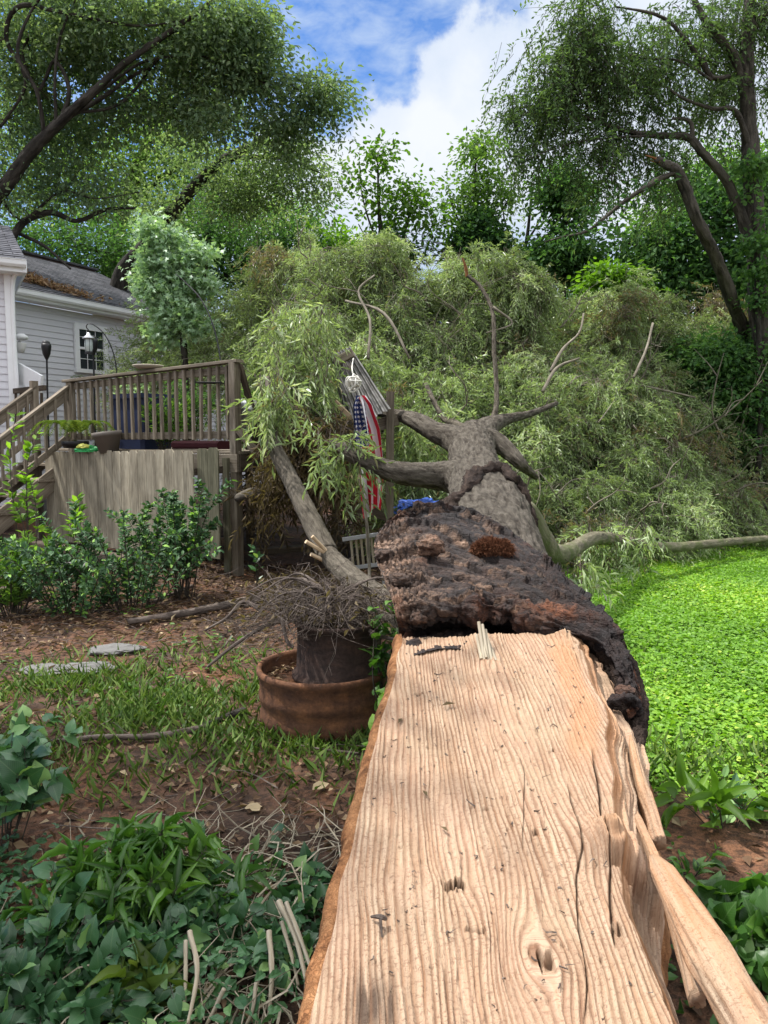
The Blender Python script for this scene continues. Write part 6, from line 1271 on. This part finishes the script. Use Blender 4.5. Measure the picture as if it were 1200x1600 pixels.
tree('ivy_column', 'dark ivy column smothering the trunk of the slim tree at centre', 'ivy', [[(752, 610, 17.2, .05), (752, 420, 17.2, .05), (748, 350, 17.2, .03)]],
 [(745, 350, 17.2, 14, 4), (738, 375, 17.2, 16, 4), (755, 385, 17.2, 22, 4), (740, 402, 17.2, 24, 4), (762, 405, 17.2, 24, 4), (770, 370, 17.2, 12, 3), (725, 385, 17.2, 12, 3), (612, 372, 16.8, 8, 4), (608, 400, 16.8, 12, 4), (625, 395, 16.8, 10, 4)], 'dark', .11, .08, 'broad', nleaf=34, csz=.16, gapf=-.7, tmu=.3)
tree('bare_tree', 'nearly bare thin branched tree in front of the low cloud', 'tree',
 [[(800, 600, 18, .07), (810, 420, 18, .06), (822, 380, 18, .045), (828, 330, 18, .03), (832, 280, 18, .012)], [(812, 410, 18, .04), (850, 370, 18, .03), (900, 350, 18, .012)], [(822, 380, 18, .03), (845, 340, 18, .02), (860, 290, 18, .01)], [(815, 400, 18, .03), (790, 350, 18, .02), (785, 310, 18, .01)]],
 [(830, 300, 18, 22, .5), (860, 340, 18, 26, .5), (800, 330, 18, 22, .5), (845, 380, 18, 26, .8), (880, 365, 18, 20, .6), (815, 395, 18, 20, .8)], 'oak', .11, .05, 'broad', nleaf=14, csz=.26, gapf=-.1, tw=1.0, twr=.006)
tree('ivy_column', 'round dark leafy clump hanging right of the bare tree', 'ivy', [[(880, 600, 17, .08), (880, 430, 17, .06), (884, 330, 17, .04), (886, 260, 17, .02)]],
 [(880, 280, 17, 26, 2.6), (890, 310, 17, 28, 2.6), (868, 305, 17, 20, 2.4), (895, 340, 17, 18, 2), (875, 390, 17, 30, 2.4), (905, 395, 17, 26, 2.2), (850, 410, 17, 30, 2.2), (900, 425, 17, 30, 2.4), (820, 425, 17, 26, 2)], 'dark', .13, .07, 'broad', nleaf=36, csz=.24, gapf=-.5, tmu=.5)
# right hand tree
tree('locust_tree', 'tall tree with drooping small leaves and ridged dark trunk at the right edge', 'tree',
 [[(1190, 640, 12.5, .22), (1185, 480, 12.5, .20), (1178, 330, 12.5, .18), (1172, 220, 12.5, .16), (1166, 110, 12.5, .13), (1172, 0, 12.5, .10), (1180, -80, 12.5, .06)],
  [(1168, 140, 12.5, .11), (1145, 85, 12.5, .09), (1110, 45, 12.4, .07), (1085, 0, 12.4, .05), (1075, -40, 12.4, .03)], [(1166, 60, 12.5, .08), (1200, 15, 12.4, .06), (1240, -30, 12.4, .04)],
  [(1180, 400, 12.5, .13), (1152, 320, 12.4, .10), (1130, 275, 12.3, .085), (1098, 240, 12.2, .075), (1075, 215, 12.2, .07), (1030, 212, 12.2, .055), (980, 205, 12.2, .04), (920, 185, 12.2, .025), (860, 165, 12.2, .015), (800, 170, 12.2, .008)],
  [(1082, 222, 12.2, .05), (1078, 190, 12.2, .04), (1050, 185, 12.2, .025)],
  [(1174, 240, 12.5, .07), (1150, 175, 12.3, .05), (1115, 170, 12.1, .035), (1070, 155, 12, .025), (1040, 135, 12, .015)],
  [(1110, 120, 12.2, .05), (1070, 60, 12, .04), (1030, 25, 12, .03), (960, 10, 12, .015)], [(1112, 125, 12.2, .03), (1060, 95, 12.0, .022), (1000, 90, 12, .015), (940, 70, 12, .008)], [(1140, 120, 12.3, .05), (1112, 120, 12.2, .04), (1100, 90, 12.2, .03)],
  [(1030, 212, 12.2, .03), (960, 215, 12.0, .02), (890, 225, 11.9, .012), (820, 250, 11.8, .006)]],
 [(910, 20, 12.2, 40, 1.7), (960, 50, 12.2, 55, 1.7), (1020, 60, 12.2, 60, 1.5), (1090, 50, 12.6, 60, 1.3), (1160, 40, 12.8, 55, 1.2), (900, 90, 12.2, 42, 1.7), (850, 110, 12.2, 34, 1.5), (820, 95, 12.2, 22, 1.2), (940, 120, 12.2, 48, 1.7), (1000, 130, 12.3, 48, 1.3), (860, 165, 12.2, 40, 1.6), (810, 170, 12.2, 28, 1.5),
  (790, 180, 12.2, 20, 1.3), (920, 180, 12.2, 46, 1.7), (980, 180, 12.4, 44, 1.4), (1060, 130, 12.4, 46, 1.1), (1130, 150, 12.8, 46, 1.0), (870, 215, 12.2, 34, 1.5), (820, 215, 12.2, 26, 1.3), (930, 235, 12.2, 40, 1.4), (990, 245, 12.3, 40, 1.2), (850, 250, 12.2, 20, 1.1), (1050, 250, 12.6, 40, 1.0), (1110, 200, 12.8, 40, 1.0), (945, 285, 12.3, 28, 1.1), (1000, 300, 12.6, 34, 1.0), (1190, 130, 12.9, 40, 1.0), (1180, -10, 12.8, 60, 1.0), (800, 240, 12.2, 14, 1), (1060, 310, 12.9, 36, 1.0)],
 'hang', .085, .031, 'narrow', csz=.26, gapf=-.12, tmu=.5, twr=.006, spray=(.42, 13, 6), fur=.10, bark='midbark', rs=.74, dm=1.45)
tree('ivy_column', 'green ivy climbing the dark trunk at the right edge', 'ivy', [[(1188, 660, 12.2, .04), (1184, 480, 12.2, .04), (1178, 300, 12.2, .02)]],
 [(1178, 260, 12.15, 16, 1.7), (1182, 300, 12.15, 18, 1.7), (1184, 340, 12.15, 19, 1.7), (1180, 380, 12.15, 18, 1.7), (1188, 420, 12.15, 18, 1.7), (1190, 470, 12.15, 16, 1.7)], 'dark', .07, .055, 'oval', nleaf=30, csz=.13, gapf=-.15, tmu=.75)
sn = tree('broken_tree', 'leaning tree with a snapped orange top in front of the right trees', 'tree',
 [[(1192, 610, 13.4, .120), (1168, 535, 12.9, .112), (1143, 468, 12.3, .100), (1118, 402, 11.8, .088), (1090, 345, 11.45, .078), (1070, 292, 11.35, .073), (1058, 268, 11.3, .066), (1042, 257, 11.3, .055), (1024, 248, 11.3, .032)],
  [(1060, 268, 11.3, .045), (1030, 280, 11.3, .04), (1005, 295, 11.2, .034), (975, 315, 11.2, .03), (945, 340, 11.1, .025), (915, 362, 11.1, .018), (880, 370, 11.0, .012), (850, 378, 11, .006)]],
 [(1010, 290, 11.3, 16, 1.0), (940, 330, 11.2, 20, .7), (900, 365, 11.1, 20, .7)], 'dark', .09, .035, 'narrow', nleaf=24, csz=.18, twr=.004, bark='midbark', fur=.13, rs=.92)
mb = MB()
for k in range(6): a = W(1032, 250, 11.28) + rng.normal(size=3) * .02; tube(mb, [a, a + np.array([-.14, .02, .06]) + rng.normal(size=3) * .03], [.016, .003], 5, n=3)
mb.build('splintered_end', MW['inbark'], sn)
mb = MB(); pxtube(mb, [(730, 432, 9.4, .022), (727, 415, 9.4, .02), (722, 402, 9.4, .006)], 8, rough=.3); mb.build('splintered_end', MW['inbark'], ft)
# masses at the right behind the fallen crown
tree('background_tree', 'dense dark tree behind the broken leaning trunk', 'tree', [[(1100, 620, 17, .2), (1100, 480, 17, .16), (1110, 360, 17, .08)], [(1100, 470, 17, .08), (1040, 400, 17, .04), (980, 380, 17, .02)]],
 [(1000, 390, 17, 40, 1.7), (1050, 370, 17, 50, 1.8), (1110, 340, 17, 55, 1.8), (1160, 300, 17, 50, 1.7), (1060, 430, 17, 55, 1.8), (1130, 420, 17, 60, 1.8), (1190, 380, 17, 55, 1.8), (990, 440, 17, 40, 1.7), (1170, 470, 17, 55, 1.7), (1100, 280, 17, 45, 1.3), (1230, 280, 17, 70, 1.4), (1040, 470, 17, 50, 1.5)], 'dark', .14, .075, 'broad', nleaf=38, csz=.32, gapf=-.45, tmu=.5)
tree('background_tree', 'yellow lit tree showing between the right hand trunks', 'tree', [[(1170, 640, 22, .16), (1180, 500, 22, .12), (1190, 420, 22, .06)]],
 [(1160, 470, 21, 36, 1.6), (1195, 480, 21, 40, 1.8), (1190, 520, 21, 36, 1.6), (1010, 340, 24, 30, .9), (1080, 300, 24, 40, .9), (1150, 250, 24, 50, .9), (1220, 450, 21, 50, 1.5), (1000, 400, 24, 25, 1.0)], 'lime', .15, .08, 'broad', nleaf=34, csz=.36, gapf=-.4, tmu=.4)
tree('bush', 'round bright green bush topping the fallen crown at right', 'bush', [[(955, 620, 14.2, .06), (955, 480, 14.2, .04), (957, 440, 14.2, .02)]],
 [(955, 440, 14.2, 26, 3.5), (975, 455, 14.2, 22, 3.5), (940, 460, 14.2, 20, 3.5), (965, 475, 14.2, 22, 3)], 'lime', .11, .07, 'broad', nleaf=32, csz=.17, gapf=-.7, tmu=.3)
tree('bush', 'dark ivy covered bush at the right edge behind the wilted crown', 'bush', [[(1150, 780, 12.6, .1), (1150, 650, 12.6, .08), (1150, 560, 12.6, .03)]],
 [(1120, 560, 12.6, 40, 3), (1170, 560, 12.6, 45, 3), (1140, 620, 12.6, 50, 3), (1190, 630, 12.6, 45, 3), (1160, 680, 12.8, 50, 2.6), (1080, 560, 13, 40, 2.6), (1100, 620, 13.2, 45, 2.6), (1220, 560, 12.8, 50, 2.6)], 'dark', .085, .05, 'broad', nleaf=40, csz=.2, gapf=-.6, tmu=.6)
shade_c = np.array([-4.7, 3.3, 6.2])  # crown of an unseen tree, added to throw shade on the left foreground
def near_tree():
    r = empty('added_shade_tree', (-6.2, 3.2, 0), 'unseen leafy tree added outside the left edge to shade the foreground', 'tree')
    mb = MB(); tube(mb, [(-6.2, 3.2, -.1), (-6.1, 3.2, 2.5), (-5.5, 3.25, 5.0), (-4.7, 3.3, 7.0)], [.2, .16, .11, .04], 14, n=40, rough=.2); mb.build('trunk', MB_['live'], r, smooth=True)
    cc_ = shade_c + rdir(330) * (rng.random(330) ** .4)[:, None] * [1.75, 1.9, 1.2]; idx = np.repeat(np.arange(330), 40); m = len(idx); cr = MB()
    leaves(cr, cc_[idx] + rng.normal(size=(m, 3)) * [.28, .28, .18], rdir(m) + [0, 0, -.3], rng.normal(size=(m, 3)) + [0, 0, 1], .13, .06, 'broad'); cr.build('crown', ML['oak'], r)
near_tree()
for (px, Yd, wd2, h, lab, lm) in [(-400, 30, 330, 230, 'leafy woodland tree beyond the house outside to the left', 'far'), (640, 32, 210, 470, 'low woodland edge tree hidden behind the fallen crown', 'dark'), (900, 30, 200, 470, 'low dark woodland tree behind the bare tree', 'dark'), (1450, 24, 260, 240, 'broad woodland tree beyond the right edge of the yard', 'oak')]:
    tree('background_tree', lab, 'tree', [[(px, 640, Yd, .3), (px, 520, Yd, .25), (px + 10, h, Yd, .1)]], [(px + rng.uniform(-wd2, wd2) * .8, rng.uniform(h, 600), Yd, 75, 1.0) for _ in range(11)], lm, .22, .12, 'broad', nleaf=26, csz=.55, gapf=-.6)
